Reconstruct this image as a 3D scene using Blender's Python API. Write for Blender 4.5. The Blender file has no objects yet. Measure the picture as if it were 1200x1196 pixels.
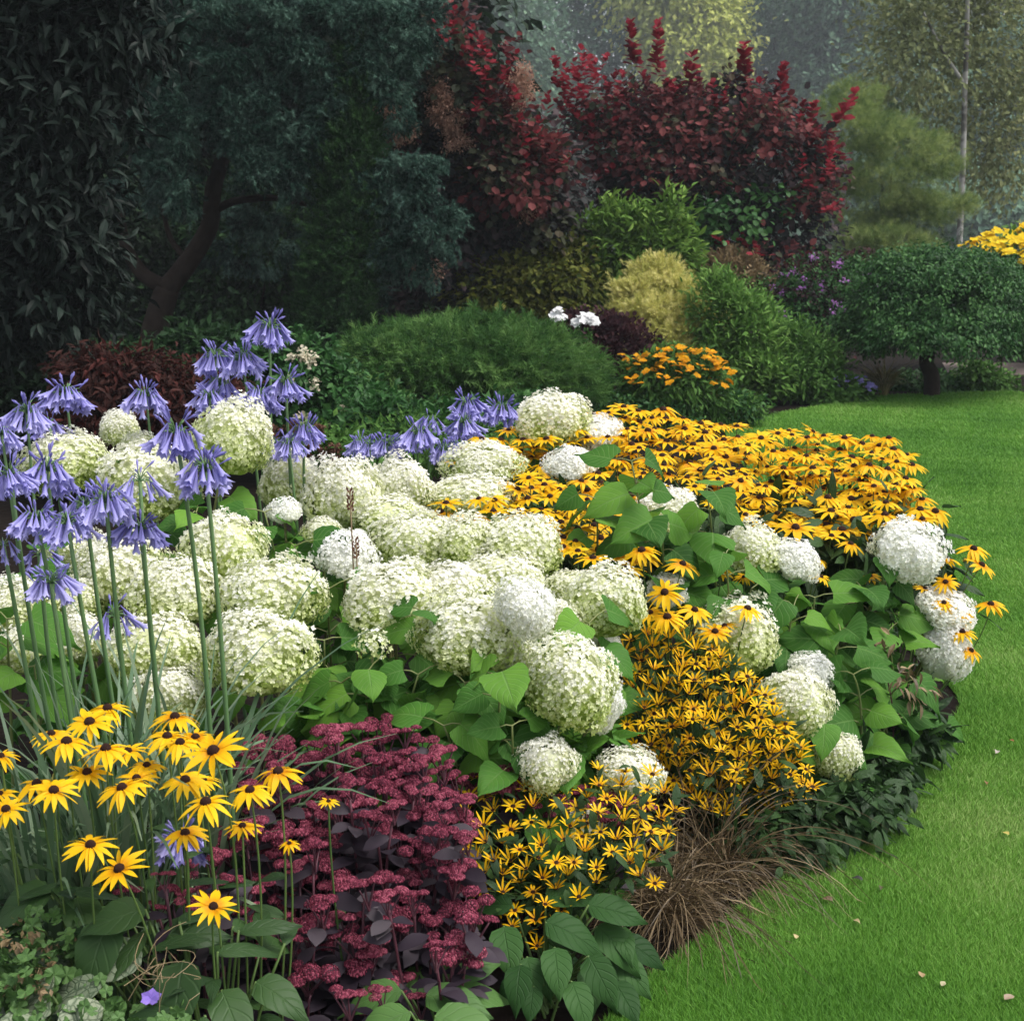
import bpy, math
import numpy as np
from mathutils import Vector

C = bpy.context.scene
COL = C.collection
rng = np.random.default_rng(7)
R = math.radians

# ------------------------------------------------------------------ camera
FPX, CX, CY, HOR, CAMZ = 1650.0, 600.0, 598.0, 270.0, 1.75
TH = math.atan((CY - HOR) / FPX)
cam = bpy.data.cameras.new("camera")
camo = bpy.data.objects.new("camera", cam)
COL.objects.link(camo)
camo.location = (0, 0, CAMZ)
camo.rotation_euler = (R(90) - TH, 0, 0)
cam.sensor_fit = 'HORIZONTAL'
cam.sensor_width = 36.0
cam.lens = FPX / 1200 * 36.0
cam.clip_start = 0.05
cam.clip_end = 600
cam.dof.use_dof = True
cam.dof.focus_distance = 3.9
cam.dof.aperture_fstop = 12.0
C.camera = camo

# ------------------------------------------------------------------ light: overcast sky and a very soft sun
SUN_EL, SUN_AZ = R(60), R(105)       # azimuth measured from +Y towards +X
w = bpy.data.worlds.new("World")
C.world = w
w.use_nodes = True
nt = w.node_tree
bg = nt.nodes["Background"]
sky = nt.nodes.new("ShaderNodeTexSky")
sky.sky_type = 'NISHITA'
sky.sun_disc = False
sky.sun_elevation = SUN_EL
sky.sun_rotation = SUN_AZ
sky.dust_density = 4.0
hs = nt.nodes.new("ShaderNodeHueSaturation")
hs.inputs['Saturation'].default_value = 0.35
nt.links.new(sky.outputs[0], hs.inputs['Color'])
nt.links.new(hs.outputs[0], bg.inputs['Color'])
bg.inputs['Strength'].default_value = 0.145
sl = bpy.data.lights.new("sun", 'SUN')
sl.energy = 1.5
sl.angle = R(30)
sl.color = (1.0, 0.96, 0.9)
so = bpy.data.objects.new("sun", sl)
COL.objects.link(so)
sd = Vector((math.sin(SUN_AZ) * math.cos(SUN_EL), math.cos(SUN_AZ) * math.cos(SUN_EL), math.sin(SUN_EL)))
so.rotation_euler = (-sd).to_track_quat('-Z', 'Y').to_euler()
so.location = (0, 0, 30)
vs = C.view_settings
vs.view_transform = 'Standard'
vs.look = 'None'
vs.exposure = 0.8
vs.gamma = 1.0
C.cycles.max_bounces = 8
C.cycles.transparent_max_bounces = 8
C.cycles.volume_bounces = 0
C.cycles.use_denoising = True
C.cycles.adaptive_threshold = .004

# ------------------------------------------------------------------ helpers
def ray(px, py):
    r = (px - CX) / FPX
    yd = (py - CY) / FPX
    return r, math.cos(TH) - yd * math.sin(TH), -math.sin(TH) - yd * math.cos(TH)

def at(px, py, d):
    x, y, z = ray(px, py)
    t = d / y
    return np.array([x * t, d, CAMZ + z * t])

def mpp(py, d):
    return d / ray(600, py)[1] / FPX

def onground(px, py):
    x, y, z = ray(px, py)
    t = -CAMZ / z
    return np.array([x * t, y * t, 0.0])

def nrm(a):
    return a / np.maximum(np.linalg.norm(a, axis=-1, keepdims=True), 1e-9)

def unit(n, g=rng):
    return nrm(g.normal(size=(n, 3)))

def frames(D, N):
    y = nrm(D)
    x = np.cross(y, N)
    bad = np.linalg.norm(x, axis=1) < 1e-4
    x[bad] = np.cross(y[bad], np.array([0.31, 0.87, 0.12]))
    x = nrm(x)
    z = np.cross(x, y)
    return np.stack([x, y, z], axis=2)

class Tpl:
    """a small template: vertices, quads / tris, t (along) and s (across) per vertex"""
    def __init__(s, V, tri=(), quad=(), t=None, sx=None):
        s.V = np.array(V, float).reshape(-1, 3)
        s.tri = np.array(tri, int).reshape(-1, 3)
        s.quad = np.array(quad, int).reshape(-1, 4)
        s.t = np.zeros(len(s.V)) if t is None else np.array(t, float)
        s.s = np.zeros(len(s.V)) if sx is None else np.array(sx, float)

class MB:
    def __init__(s):
        s.V, s.T3, s.Q4, s.r, s.t, s.s, s.n = [], [], [], [], [], [], 0
    def add(s, V, tri=None, quad=None, r=0.5, t=0.0, sx=0.0):
        V = np.asarray(V, float).reshape(-1, 3)
        k = len(V)
        s.V.append(V)
        if tri is not None and len(tri): s.T3.append(np.asarray(tri, int).reshape(-1, 3) + s.n)
        if quad is not None and len(quad): s.Q4.append(np.asarray(quad, int).reshape(-1, 4) + s.n)
        for lst, v in ((s.r, r), (s.t, t), (s.s, sx)):
            lst.append(np.broadcast_to(np.asarray(v, float), (k,)).copy())
        s.n += k
        return s
    def inst(s, tp, M, P, r=None, t=None):
        """M (N,3,3) incl. scale, P (N,3)"""
        N, k = len(P), len(tp.V)
        if N == 0: return s
        V = np.einsum('nij,kj->nki', M, tp.V) + P[:, None, :]
        off = (np.arange(N) * k)[:, None, None]
        tri = (tp.tri[None] + off).reshape(-1, 3) if len(tp.tri) else None
        quad = (tp.quad[None] + off).reshape(-1, 4) if len(tp.quad) else None
        rr = np.full(N, .5) if r is None else np.broadcast_to(r, (N,))
        tt = np.tile(tp.t, (N, 1)) if t is None else np.repeat(np.broadcast_to(t, (N,))[:, None], k, 1)
        s.add(V.reshape(-1, 3), tri, quad, np.repeat(rr, k), tt.reshape(-1), np.tile(tp.s, N))
        return s
    def tube(s, pts, rad, n=6, r=.5, cap=True):
        P = np.asarray(pts, float)
        k = len(P)
        rad = np.broadcast_to(np.asarray(rad, float), (k,))
        tan = nrm(np.gradient(P, axis=0))
        ref = np.array([.2, .9, .1]) if abs(tan[0][1]) < .8 else np.array([.9, .1, .2])
        a = nrm(np.cross(tan, ref)); b = np.cross(tan, a)
        th = np.arange(n) / n * 2 * math.pi
        V = P[:, None] + rad[:, None, None] * (a[:, None] * np.cos(th)[None, :, None] + b[:, None] * np.sin(th)[None, :, None])
        q = [[i*n+j, i*n+(j+1) % n, (i+1)*n+(j+1) % n, (i+1)*n+j] for i in range(k-1) for j in range(n)]
        t = np.repeat(np.linspace(0, 1, k), n)
        V = V.reshape(-1, 3)
        tri = []
        if cap:
            V = np.vstack([V, P[-1]]); t = np.append(t, 1)
            tri = [[(k-1)*n+j, (k-1)*n+(j+1) % n, k*n] for j in range(n)]
        s.add(V, tri, q, r, t)
        return s
    def mesh(s, name, mat, smooth=False):
        V = np.concatenate(s.V)
        T = np.concatenate(s.T3) if s.T3 else np.zeros((0, 3), int)
        Q = np.concatenate(s.Q4) if s.Q4 else np.zeros((0, 4), int)
        me = bpy.data.meshes.new(name)
        me.vertices.add(len(V)); me.vertices.foreach_set('co', V.astype(np.float32).ravel())
        lv = np.concatenate([T.ravel(), Q.ravel()]).astype(np.int32)
        me.loops.add(len(lv)); me.loops.foreach_set('vertex_index', lv)
        ls = np.concatenate([np.arange(len(T)) * 3, len(T) * 3 + np.arange(len(Q)) * 4]).astype(np.int32)
        me.polygons.add(len(ls)); me.polygons.foreach_set('loop_start', ls)
        me.update(calc_edges=True)
        for nm, lst in (('rnd', s.r), ('t', s.t), ('s', s.s)):
            at_ = me.attributes.new(nm, 'FLOAT', 'POINT')
            at_.data.foreach_set('value', np.concatenate(lst).astype(np.float32))
        me.polygons.foreach_set('use_smooth', np.full(len(ls), bool(smooth)))
        if mat: me.materials.append(mat)
        return me
    def build(s, name, mat, parent=None, smooth=False):
        return link(name, s.mesh(name, mat, smooth), parent)

def link(name, me, parent=None, loc=None, M=None):
    o = bpy.data.objects.new(name, me)
    COL.objects.link(o)
    if parent is not None: o.parent = parent
    if loc is not None: o.location = loc
    return o

def tag(o, label=None, cat=None, group=None, kind=None):
    if label: o['label'] = label
    if cat: o['category'] = cat
    if group: o['group'] = group
    if kind: o['kind'] = kind
    return o

def thing(name, loc, label, cat, group=None):
    o = bpy.data.objects.new(name, None)
    COL.objects.link(o)
    o.location = loc
    o.empty_display_size = .05
    return tag(o, label, cat, group)

def shift(mb, base):
    mb.V = [v - np.asarray(base) for v in mb.V]
    return mb

def curve(p0, p1, p2, n=8):
    u = np.linspace(0, 1, n)[:, None]
    return (1-u)**2 * p0 + 2*u*(1-u) * p1 + u**2 * p2

def inpoly(P, poly):
    x, y = P[:, 0], P[:, 1]
    ins = np.zeros(len(P), bool)
    n = len(poly); j = n-1
    for i in range(n):
        xi, yi = poly[i]; xj, yj = poly[j]
        c = ((yi > y) != (yj > y)) & (x < (xj-xi) * (y-yi) / (yj-yi + 1e-12) + xi)
        ins ^= c; j = i
    return ins

def poisson(poly, sp, g, aspect=1.0):
    poly = np.array(poly, float)
    lo, hi = poly.min(0), poly.max(0)
    out = []
    cand = g.uniform(lo, hi, size=(int((hi-lo).prod() / (sp*sp*aspect) * 18), 2))
    cand = cand[inpoly(cand, poly)]
    for c in cand:
        if all(((c[0]-o[0]) / sp)**2 + ((c[1]-o[1]) / (sp*aspect))**2 > 1 for o in out):
            out.append(c)
    return out

# ------------------------------------------------------------------ materials
def mat(name, ramp, by='rnd', objrand=0.0, rough=.5, spec=.3, trans=.3, noise=.25, nscale=40, vein=0.0, veincol=None, nv=7, silver=None, bump=0.0):
    m = bpy.data.materials.new(name)
    m.use_nodes = True
    t = m.node_tree; N = t.nodes; L = t.links
    p = N['Principled BSDF']; out = N['Material Output']
    def mth(op, a, b=None, c=None, clamp=False):
        n = N.new('ShaderNodeMath'); n.operation = op; n.use_clamp = clamp
        for i, v in enumerate((a, b, c)):
            if v is None: continue
            if isinstance(v, (int, float)): n.inputs[i].default_value = v
            else: L.new(v, n.inputs[i])
        return n.outputs[0]
    def attr(k):
        a = N.new('ShaderNodeAttribute'); a.attribute_name = k
        return a.outputs['Fac']
    f = attr(by)
    oi = N.new('ShaderNodeTexCoord')
    nz = N.new('ShaderNodeTexNoise'); nz.inputs['Scale'].default_value = nscale; nz.inputs['Detail'].default_value = 3
    L.new(oi.outputs['Object'], nz.inputs['Vector'])
    f = mth('ADD', f, mth('MULTIPLY', mth('SUBTRACT', nz.outputs[0], .5), noise * 2), clamp=True)
    if objrand:
        oinf = N.new('ShaderNodeObjectInfo')
        f = mth('ADD', f, mth('MULTIPLY', mth('SUBTRACT', oinf.outputs['Random'], .6), objrand), clamp=True)
    cr = N.new('ShaderNodeValToRGB')
    e = cr.color_ramp.elements
    while len(e) < len(ramp): e.new(.5)
    for el, (q, c) in zip(e, ramp):
        el.position = q; el.color = (*c, 1)
    L.new(f, cr.inputs[0])
    col = cr.outputs[0]
    if vein:
        s = mth('ABSOLUTE', attr('s'))
        ph = mth('FRACT', mth('MULTIPLY', mth('SUBTRACT', attr('t'), mth('MULTIPLY', s, .30)), nv))
        side = mth('SUBTRACT', 1.0, mth('MULTIPLY', mth('ABSOLUTE', mth('SUBTRACT', ph, .5)), 7.0), clamp=True)
        mid = mth('SUBTRACT', 1.0, mth('MULTIPLY', s, 14.0), clamp=True)
        v = mth('MAXIMUM', mth('MULTIPLY', side, .6), mid)
        if silver:
            vo = N.new('ShaderNodeTexVoronoi'); vo.feature = 'DISTANCE_TO_EDGE'; vo.inputs['Scale'].default_value = silver
            L.new(oi.outputs['Object'], vo.inputs['Vector'])
            v = mth('MAXIMUM', v, mth('SUBTRACT', 1.0, mth('MULTIPLY', vo.outputs[0], 9.0), clamp=True))
        mx = N.new('ShaderNodeMix'); mx.data_type = 'RGBA'
        L.new(mth('MULTIPLY', v, vein), mx.inputs[0]); L.new(col, mx.inputs[6]); mx.inputs[7].default_value = (*veincol, 1)
        col = mx.outputs[2]
        bp = N.new('ShaderNodeBump'); bp.inputs['Strength'].default_value = .5; bp.inputs['Distance'].default_value = .003
        bp.invert = True
        L.new(v, bp.inputs['Height']); L.new(bp.outputs[0], p.inputs['Normal'])
    elif bump:
        bp = N.new('ShaderNodeBump'); bp.inputs['Strength'].default_value = .8; bp.inputs['Distance'].default_value = bump
        L.new(nz.outputs[0], bp.inputs['Height']); L.new(bp.outputs[0], p.inputs['Normal'])
    L.new(col, p.inputs['Base Color'])
    p.inputs['Roughness'].default_value = rough
    p.inputs['Specular IOR Level'].default_value = spec
    if trans:
        tr = N.new('ShaderNodeBsdfTranslucent')
        L.new(col, tr.inputs['Color'])
        ms = N.new('ShaderNodeMixShader'); ms.inputs[0].default_value = trans
        L.new(p.outputs[0], ms.inputs[1]); L.new(tr.outputs[0], ms.inputs[2]); L.new(ms.outputs[0], out.inputs['Surface'])
    return m

def two(a, b): return [(0.0, a), (1.0, b)]

M = {}
M['hyleaf'] = mat('hydrangea leaf', [(0, (.036, .115, .018)), (.5, (.068, .195, .028)), (1, (.15, .32, .04))], rough=.55, spec=.14, trans=.35, noise=.22, nscale=16, vein=.65, veincol=(.17, .30, .09), nv=8)
M['hystem'] = mat('hydrangea stem', two((.12, .18, .05), (.25, .24, .10)), trans=0)
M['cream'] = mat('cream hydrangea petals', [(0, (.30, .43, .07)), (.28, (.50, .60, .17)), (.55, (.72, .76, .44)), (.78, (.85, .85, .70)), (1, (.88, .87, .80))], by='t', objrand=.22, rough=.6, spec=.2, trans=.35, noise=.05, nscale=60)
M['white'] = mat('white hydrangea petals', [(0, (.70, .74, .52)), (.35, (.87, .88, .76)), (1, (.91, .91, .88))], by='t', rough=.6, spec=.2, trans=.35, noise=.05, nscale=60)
M['aga'] = mat('agapanthus petals', [(0, (.16, .145, .42)), (.4, (.32, .30, .68)), (1, (.52, .50, .86))], by='t', objrand=.3, rough=.5, spec=.25, trans=.3, noise=.14, nscale=90)
M['agastem'] = mat('agapanthus stem', two((.07, .15, .06), (.13, .23, .09)), by='t', trans=0, noise=.1)
M['strap'] = mat('strap leaf', [(0, (.08, .15, .07)), (.5, (.13, .22, .12)), (1, (.24, .32, .20))], rough=.4, spec=.4, trans=.25, noise=.1, nscale=9)
M['petal'] = mat('golden petals', [(0, (.70, .30, .002)), (.25, (.82, .46, .003)), (1, (.88, .57, .010))], by='t', objrand=.45, rough=.55, spec=.2, trans=.3, noise=.14, nscale=70)
M['cone'] = mat('dark flower cone', two((.012, .006, .005), (.055, .022, .014)), rough=.8, spec=.15, trans=0, noise=.5, nscale=500, bump=.002)
M['rstem'] = mat('rudbeckia stem', two((.05, .10, .025), (.12, .19, .05)), trans=0)
M['rleaf'] = mat('rudbeckia leaf', [(0, (.014, .038, .012)), (1, (.042, .095, .024))], rough=.5, spec=.25, trans=.25, noise=.12, nscale=14, vein=.3, veincol=(.09, .16, .06), nv=5)
M['sedum'] = mat('sedum flower', [(0, (.065, .010, .022)), (.5, (.195, .031, .060)), (1, (.39, .10, .145))], objrand=.3, rough=.7, spec=.15, trans=.15, noise=.2, nscale=50)
M['sedleaf'] = mat('sedum leaf', [(0, (.016, .011, .017)), (.6, (.032, .023, .033)), (1, (.065, .054, .062))], rough=.55, spec=.15, trans=.1, noise=.2, nscale=15)
M['sedstem'] = mat('sedum stem', two((.05, .018, .028), (.11, .035, .05)), trans=0)
M['carex'] = mat('brown sedge', [(0, (.06, .043, .024)), (.5, (.15, .103, .054)), (1, (.34, .255, .145))], rough=.5, spec=.3, trans=.15, noise=.1, nscale=10)
M['soil'] = mat('soil', two((.003, .0022, .0016), (.014, .009, .006)), trans=0, rough=.95, spec=.1, noise=.7, nscale=14, bump=.02)
M['lawnbase'] = mat('lawn soil', two((.045, .12, .015), (.085, .21, .03)), trans=0, rough=.95, spec=.05, noise=.6, nscale=.9)
M['grass'] = mat('grass blades', [(0, (.052, .162, .017)), (.4, (.106, .275, .030)), (.78, (.18, .37, .054)), (1, (.33, .46, .14))], rough=.55, spec=.2, trans=.35, noise=.3, nscale=.8)
M['bark'] = mat('bark', two((.014, .010, .008), (.045, .033, .025)), trans=0, rough=.9, spec=.1, noise=.6, nscale=9, bump=.03)
M['birchbark'] = mat('birch bark', [(0, (.05, .045, .04)), (.45, (.12, .115, .10)), (.55, (.34, .33, .30)), (1, (.44, .43, .40))], trans=0, rough=.8, spec=.1, noise=.9, nscale=2.2)

def fol(name, a, b, c=None, **k):
    kw = dict(rough=.6, spec=.10, trans=.28, noise=.15, nscale=1.3); kw.update(k)
    return mat(name, [(0, a), (1, b)] if c is None else [(0, a), (.55, b), (1, c)], **kw)

# ------------------------------------------------------------------ templates
LEAF4 = Tpl([(0, 0, 0), (-.28, .45, .07), (0, 1, -.08), (.28, .45, .07), (0, .45, 0)], [(0, 4, 1), (1, 4, 2), (0, 3, 4), (4, 3, 2)], t=[0, .5, 1, .5, .5], sx=[0, -1, 0, 1, 0])
LEAF2 = Tpl([(0, 0, 0), (-.3, .5, .08), (0, 1, -.06), (.3, .5, .08)], [(0, 2, 1), (0, 3, 2)], t=[0, .5, 1, .5])
ROUND = Tpl([(0, 0, 0), (-.34, .25, .06), (-.40, .62, .05), (0, 1, -.05), (.40, .62, .05), (.34, .25, .06)], [], [(0, 3, 2, 1), (0, 5, 4, 3)], t=[0, .3, .6, 1, .6, .3])
LANCE = Tpl([(0, 0, 0), (-.13, .25, .05), (-.15, .5, .04), (-.08, .78, -.04), (0, 1, -.16), (.08, .78, -.04), (.15, .5, .04), (.13, .25, .05), (0, .5, 0)],
            [(0, 8, 1), (1, 8, 2), (2, 8, 3), (3, 8, 4), (8, 5, 4), (8, 6, 5), (8, 7, 6), (0, 7, 8)], t=[0, .25, .5, .8, 1, .8, .5, .25, .5])

def twig_tpl(nn, ln, wd, spread, g):
    """a short conifer shoot: many thin needles round an axis along +Y (length 1)"""
    V, T = [], []
    for i in range(nn):
        y = (i + .5) / nn
        a = i * 2.4
        d = np.array([math.cos(a) * spread, .55 + .5 * y, math.sin(a) * spread]); d /= np.linalg.norm(d)
        side = np.cross(d, unit(1, g)[0]); side /= np.linalg.norm(side)
        p = np.array([0, y * .85, 0])
        k = len(V)
        V += [p - side * wd, p + side * wd, p + d * ln]
        T.append((k, k+1, k+2))
    return Tpl(V, T, t=np.tile([0, 0, 1], nn))
TWIG = twig_tpl(24, .30, .040, 1.0, rng)
FLAT = twig_tpl(16, .42, .035, .75, rng)
PINE = twig_tpl(20, .75, .018, .9, rng)

def grid_leaf(prof, nl=8, nw=6, droop=.25, fold=.12, wave=.03, serr=0.0, seed=0):
    g = np.random.default_rng(seed)
    V, t, s = [], [], []
    ph = g.uniform(0, 6)
    for i in range(nl + 1):
        y = i / nl
        hw = prof(y)
        for j in range(nw + 1):
            c = j / nw * 2 - 1
            ex = hw * c * (1 + (serr * (1 if i % 2 else -1) if abs(c) == 1 and 0 < i < nl else 0))
            yy = y - (.06 if hw > .1 else 0) * abs(c)**1.5 * (1 if y < .35 else -.3)
            z = -droop * y**2 + fold * abs(c) * hw * 2 + wave * math.sin(7 * y + ph + 2 * c) * abs(c) - .05 * c*c
            V.append((ex, yy, z)); t.append(y); s.append(c)
    q = [(i*(nw+1)+j, i*(nw+1)+j+1, (i+1)*(nw+1)+j+1, (i+1)*(nw+1)+j) for i in range(nl) for j in range(nw)]
    return Tpl(V, [], q, t, s)
def p_heart(y): return max(.004, .43 * (math.sin(math.pi * min(1, y*1.02+.10)**.62))**.85 * (1 - .1*y) if y < .985 else .004)
def p_ovate(y): return max(.004, .30 * math.sin(math.pi * min(1, y + .03)**.75) ** 1.0) if y < .985 else .004
def p_lance(y): return max(.004, .17 * math.sin(math.pi * min(1, y + .02)**.85)) if y < .985 else .004
def p_spoon(y): return max(.004, .26 * math.sin(math.pi * (min(1, y + .02))**1.25) ** .8) if y < .985 else .004
HY = [grid_leaf(p_heart, 13, 6, d, f, .035, .022, i) for i, (d, f) in enumerate(((.15, .10), (.32, .16), (.48, .05), (.25, -.05)))]
OV = [grid_leaf(p_ovate, 7, 4, d, f, .03, 0, i) for i, (d, f) in enumerate(((.2, .15), (.45, .12)))]
RL = [grid_leaf(p_lance, 6, 2, d, .15, .02, 0, i) for i, d in enumerate((.15, .4))]
SP = [grid_leaf(p_spoon, 5, 2, d, .2, .0, 0, i) for i, d in enumerate((.1, .25))]

def scl(Mx, s):
    s = np.asarray(s, float)
    return Mx * (s[:, None, None] if s.ndim == 1 else s)

# ------------------------------------------------------------------ ground, lawn, grass
gm = MB().add([(-260, -30, 0), (260, -30, 0), (260, 420, 0), (-260, 420, 0)], None, [(0, 1, 2, 3)])
tag(gm.build('ground', M['soil']), kind='structure')
edge_px = [(640, 1290), (690, 1225), (722, 1190), (760, 1152), (805, 1118), (850, 1083), (900, 1045), (955, 1000), (1030, 945), (1080, 897), (1110, 855), (1120, 815)]
E = [onground(*p)[:2] for p in edge_px]
E += [np.array(p) for p in ((1.68, 6.0), (1.72, 7.5), (1.75, 9.0), (1.75, 10.5))]
E += [onground(*p)[:2] for p in ((850, 497), (905, 488), (965, 477), (1015, 468), (1075, 464), (1150, 462), (1260, 461), (1500, 460))]
def smooth(pts, k=6):
    P = np.array(pts); out = []
    for i in range(len(P)-1):
        p0, p1, p2, p3 = P[max(i-1, 0)], P[i], P[i+1], P[min(i+2, len(P)-1)]
        for u in np.arange(k) / k:
            out.append(.5 * (2*p1 + (p2-p0)*u + (2*p0-5*p1+4*p2-p3)*u*u + (3*p1-p0-3*p2+p3)*u**3))
    out.append(P[-1])
    return np.array(out)
ES = smooth(E)
lawn_poly = np.vstack([ES, [[14, ES[-1][1]]], [[14, .5]], [[-.5, .5]]])
import bmesh
bm = bmesh.new()
fv = [bm.verts.new((p[0], p[1], .004)) for p in lawn_poly]
bm.faces.new(fv)
bmesh.ops.triangulate(bm, faces=bm.faces[:])
me = bpy.data.meshes.new('lawn'); bm.to_mesh(me); bm.free()
me.materials.append(M['lawnbase'])
tag(link('lawn', me), kind='structure')

def make_grass():
    g = np.random.default_rng(11)
    N0 = 1900000
    d = 2.3 * (17.0 / 2.3) ** g.uniform(0, 1, N0)           # log-uniform in distance = density ~ 1/d^2 with the frustum widening
    x = g.uniform(-.05, .72, N0) * d
    keep = inpoly(np.stack([x, d], 1), lawn_poly)
    d, x = d[keep], x[keep]
    n = len(d)
    near = np.clip(d / 4.5, .8, 4)
    h = g.uniform(.018, .034, n) * (1 + .25 * np.maximum(near - 1, 0))
    wd = .0015 * near * g.uniform(.7, 1.3, n)
    a = g.uniform(0, 2*math.pi, n)
    lean = g.uniform(.1, .9, n)
    la = g.uniform(0, 2*math.pi, n) * .5 + .8 * np.sin(x * 1.3 + d * .7)
    dx, dy = np.cos(la) * lean * h, np.sin(la) * lean * h
    cx, cy = np.cos(a) * wd, np.sin(a) * wd
    z0 = np.full(n, .003)
    V = np.stack([np.stack([x - cx, d - cy, z0], 1), np.stack([x + cx, d + cy, z0], 1),
                  np.stack([x + .35*dx + cx*.8, d + .35*dy + cy*.8, h*.6], 1), np.stack([x + .35*dx - cx*.8, d + .35*dy - cy*.8, h*.6], 1),
                  np.stack([x + dx, d + dy, h * .95], 1)], 1)
    o = (np.arange(n) * 5)[:, None]
    patch = .52 + .25 * np.sin(x * 2.1 + 1.3 * np.sin(d * 1.1)) * np.sin(d * 1.7 + x) + .1 * np.sin(x * 7 + d * 5) * np.sin(d * 9 - x * 4)
    r = np.clip(patch + g.normal(0, .14, n), 0, 1)
    mb = MB().add(V.reshape(-1, 3), o + np.array([[3, 2, 4]]), o + np.array([[0, 1, 2, 3]]), np.repeat(r, 5))
    return mb.build('grass', M['grass'])
tag(make_grass(), 'short mown green lawn grass beside the flower bed', 'grass', kind='stuff')

# ------------------------------------------------------------------ foliage machinery
def blob(px, py, d, w_, h_, dep=None):
    m = mpp(py, d)
    rx = w_ / 2 * m
    return (*at(px, py, d), rx, dep if dep else rx * .8, h_ / 2 * m)

def crown(mb, tp, blobs, nc, nl, cr, size, down=.35, base=.5, amp=.5, seed=0, out=.8, zmin=-.9, inner=.55, ground=True):
    """nc clumps over the blobs' volume, nl leaves in each"""
    g = np.random.default_rng(seed + 100)
    B = np.array(blobs)
    wgt = B[:, 3] * B[:, 5]; wgt = wgt / wgt.sum()
    idx = g.choice(len(B), nc, p=wgt)
    u = unit(nc, g)
    bad = u[:, 2] < zmin; u[bad, 2] *= -1
    bk = (u[:, 1] > .35) & (g.uniform(size=nc) < .6); u[bk, 1] *= -1
    rr = np.where(g.uniform(size=nc) < .72, g.uniform(.82, 1.08, nc), g.uniform(inner, .85, nc))
    cc = B[idx, :3] + u * B[idx, 3:6] * rr[:, None]
    crn = g.uniform(0, 1, nc)
    ci = np.repeat(np.arange(nc), nl)
    P = cc[ci] + g.normal(size=(nc*nl, 3)) * cr * np.array([1, 1, .7])
    if ground: P[:, 2] = np.maximum(P[:, 2], .01)
    D = u[ci] * out + unit(nc*nl, g) * .75 + np.array([0, 0, -down])
    Nn = u[ci] * .4 + np.array([0, 0, .8]) + unit(nc*nl, g) * .55
    s = size * g.uniform(.65, 1.25, nc*nl)
    r = np.clip(base + amp * (.6 * (crn[ci] - .5) + .5 * (g.uniform(size=nc*nl) - .5)) * 2, 0, 1)
    mb.inst(tp, scl(frames(D, Nn), s), P, r)
    return mb

def limbs(mb, base, targets, r0, g, fork=.35, n=9):
    base = np.array(base, float)
    top = np.mean([t for t in targets], axis=0)
    f = base + (top - base) * fork; f[:2] = base[:2] + (top - base)[:2] * fork * .5
    mb.tube(curve(base, (base + f) / 2 + g.normal(0, .04, 3), f, n), np.linspace(r0, r0 * .75, n), 8)
    for t in targets:
        m = (f + t) / 2 + g.normal(0, .12, 3) + np.array([0, 0, .1])
        mb.tube(curve(f, m, np.array(t), n), np.linspace(r0 * .55, r0 * .12, n), 6)
    return mb

def plant(name, label, cat, px, d, layers, stem_r=.03, group=None, trunk='stem', leafname='foliage', seed=0, stemmat='bark', trunkpts=None, fork=.35, ntarget=6):
    """layers: list of (template, blobs, material, nc, nl, cr, size, kwargs)"""
    b = at(px, 400, d); base = np.array([b[0], d, 0.0])
    o = thing(name, base, label, cat, group)
    g = np.random.default_rng(seed + 5)
    allb = [bb for L in layers for bb in L[1]]
    big = sorted(allb, key=lambda q: -q[3])[:ntarget]
    mb = MB()
    if trunkpts is not None:
        for pts, r0, r1 in trunkpts:
            P = smooth(np.array(pts), 4)
            mb.tube(P, np.linspace(r0, r1, len(P)), 9)
    else:
        limbs(mb, base, [np.array(q[:3]) + np.array([0, 0, .2 * q[5]]) for q in big], stem_r, g, fork)
    shift(mb, base).build(trunk, M[stemmat], o, True)
    for i, (tp, blobs, mt, nc, nl, cr, size, kw) in enumerate(layers):
        nm = kw.pop('part', leafname)
        m2 = crown(MB(), tp, blobs, nc, nl, cr, size, seed=seed * 13 + i, **kw)
        shift(m2, base).build(nm, mt, o)
    return o

F = {}
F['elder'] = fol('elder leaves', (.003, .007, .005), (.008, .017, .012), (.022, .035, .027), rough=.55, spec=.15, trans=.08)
F['spruce'] = fol('spruce needles', (.006, .020, .015), (.035, .080, .062), (.12, .21, .17), trans=.05)
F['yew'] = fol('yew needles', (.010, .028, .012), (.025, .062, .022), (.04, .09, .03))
F['sprucetip'] = fol('spruce branch tips', (.010, .032, .022), (.034, .082, .060), (.10, .18, .135), trans=.05)
F['column'] = fol('columnar yew needles', (.010, .032, .012), (.026, .070, .024), (.052, .12, .038))
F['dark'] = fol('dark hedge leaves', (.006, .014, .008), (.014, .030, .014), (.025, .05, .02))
F['smoke'] = fol('smoke bush dark leaves', (.018, .026, .024), (.042, .042, .042), (.085, .058, .062))
F['smokegreen'] = fol('smoke bush green leaves', (.02, .03, .018), (.05, .055, .03), (.09, .06, .04))
F['red'] = fol('smoke bush red leaves', (.08, .008, .014), (.26, .022, .036), (.42, .06, .08), trans=.4)
F['rust'] = fol('smoke bush rust leaves', (.045, .016, .018), (.12, .030, .032), (.22, .062, .060), trans=.35)
F['plume'] = fol('smoke bush plumes', (.34, .19, .13), (.52, .33, .25), trans=.4)
F['lime'] = fol('lime shrub leaves', (.06, .13, .02), (.12, .23, .04), (.22, .34, .07))
F['varieg'] = fol('yellow green leaves', (.03, .05, .008), (.10, .12, .018), (.24, .24, .05))
F['gold'] = fol('golden conifer needles', (.34, .35, .08), (.60, .58, .18), (.76, .70, .30))
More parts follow.
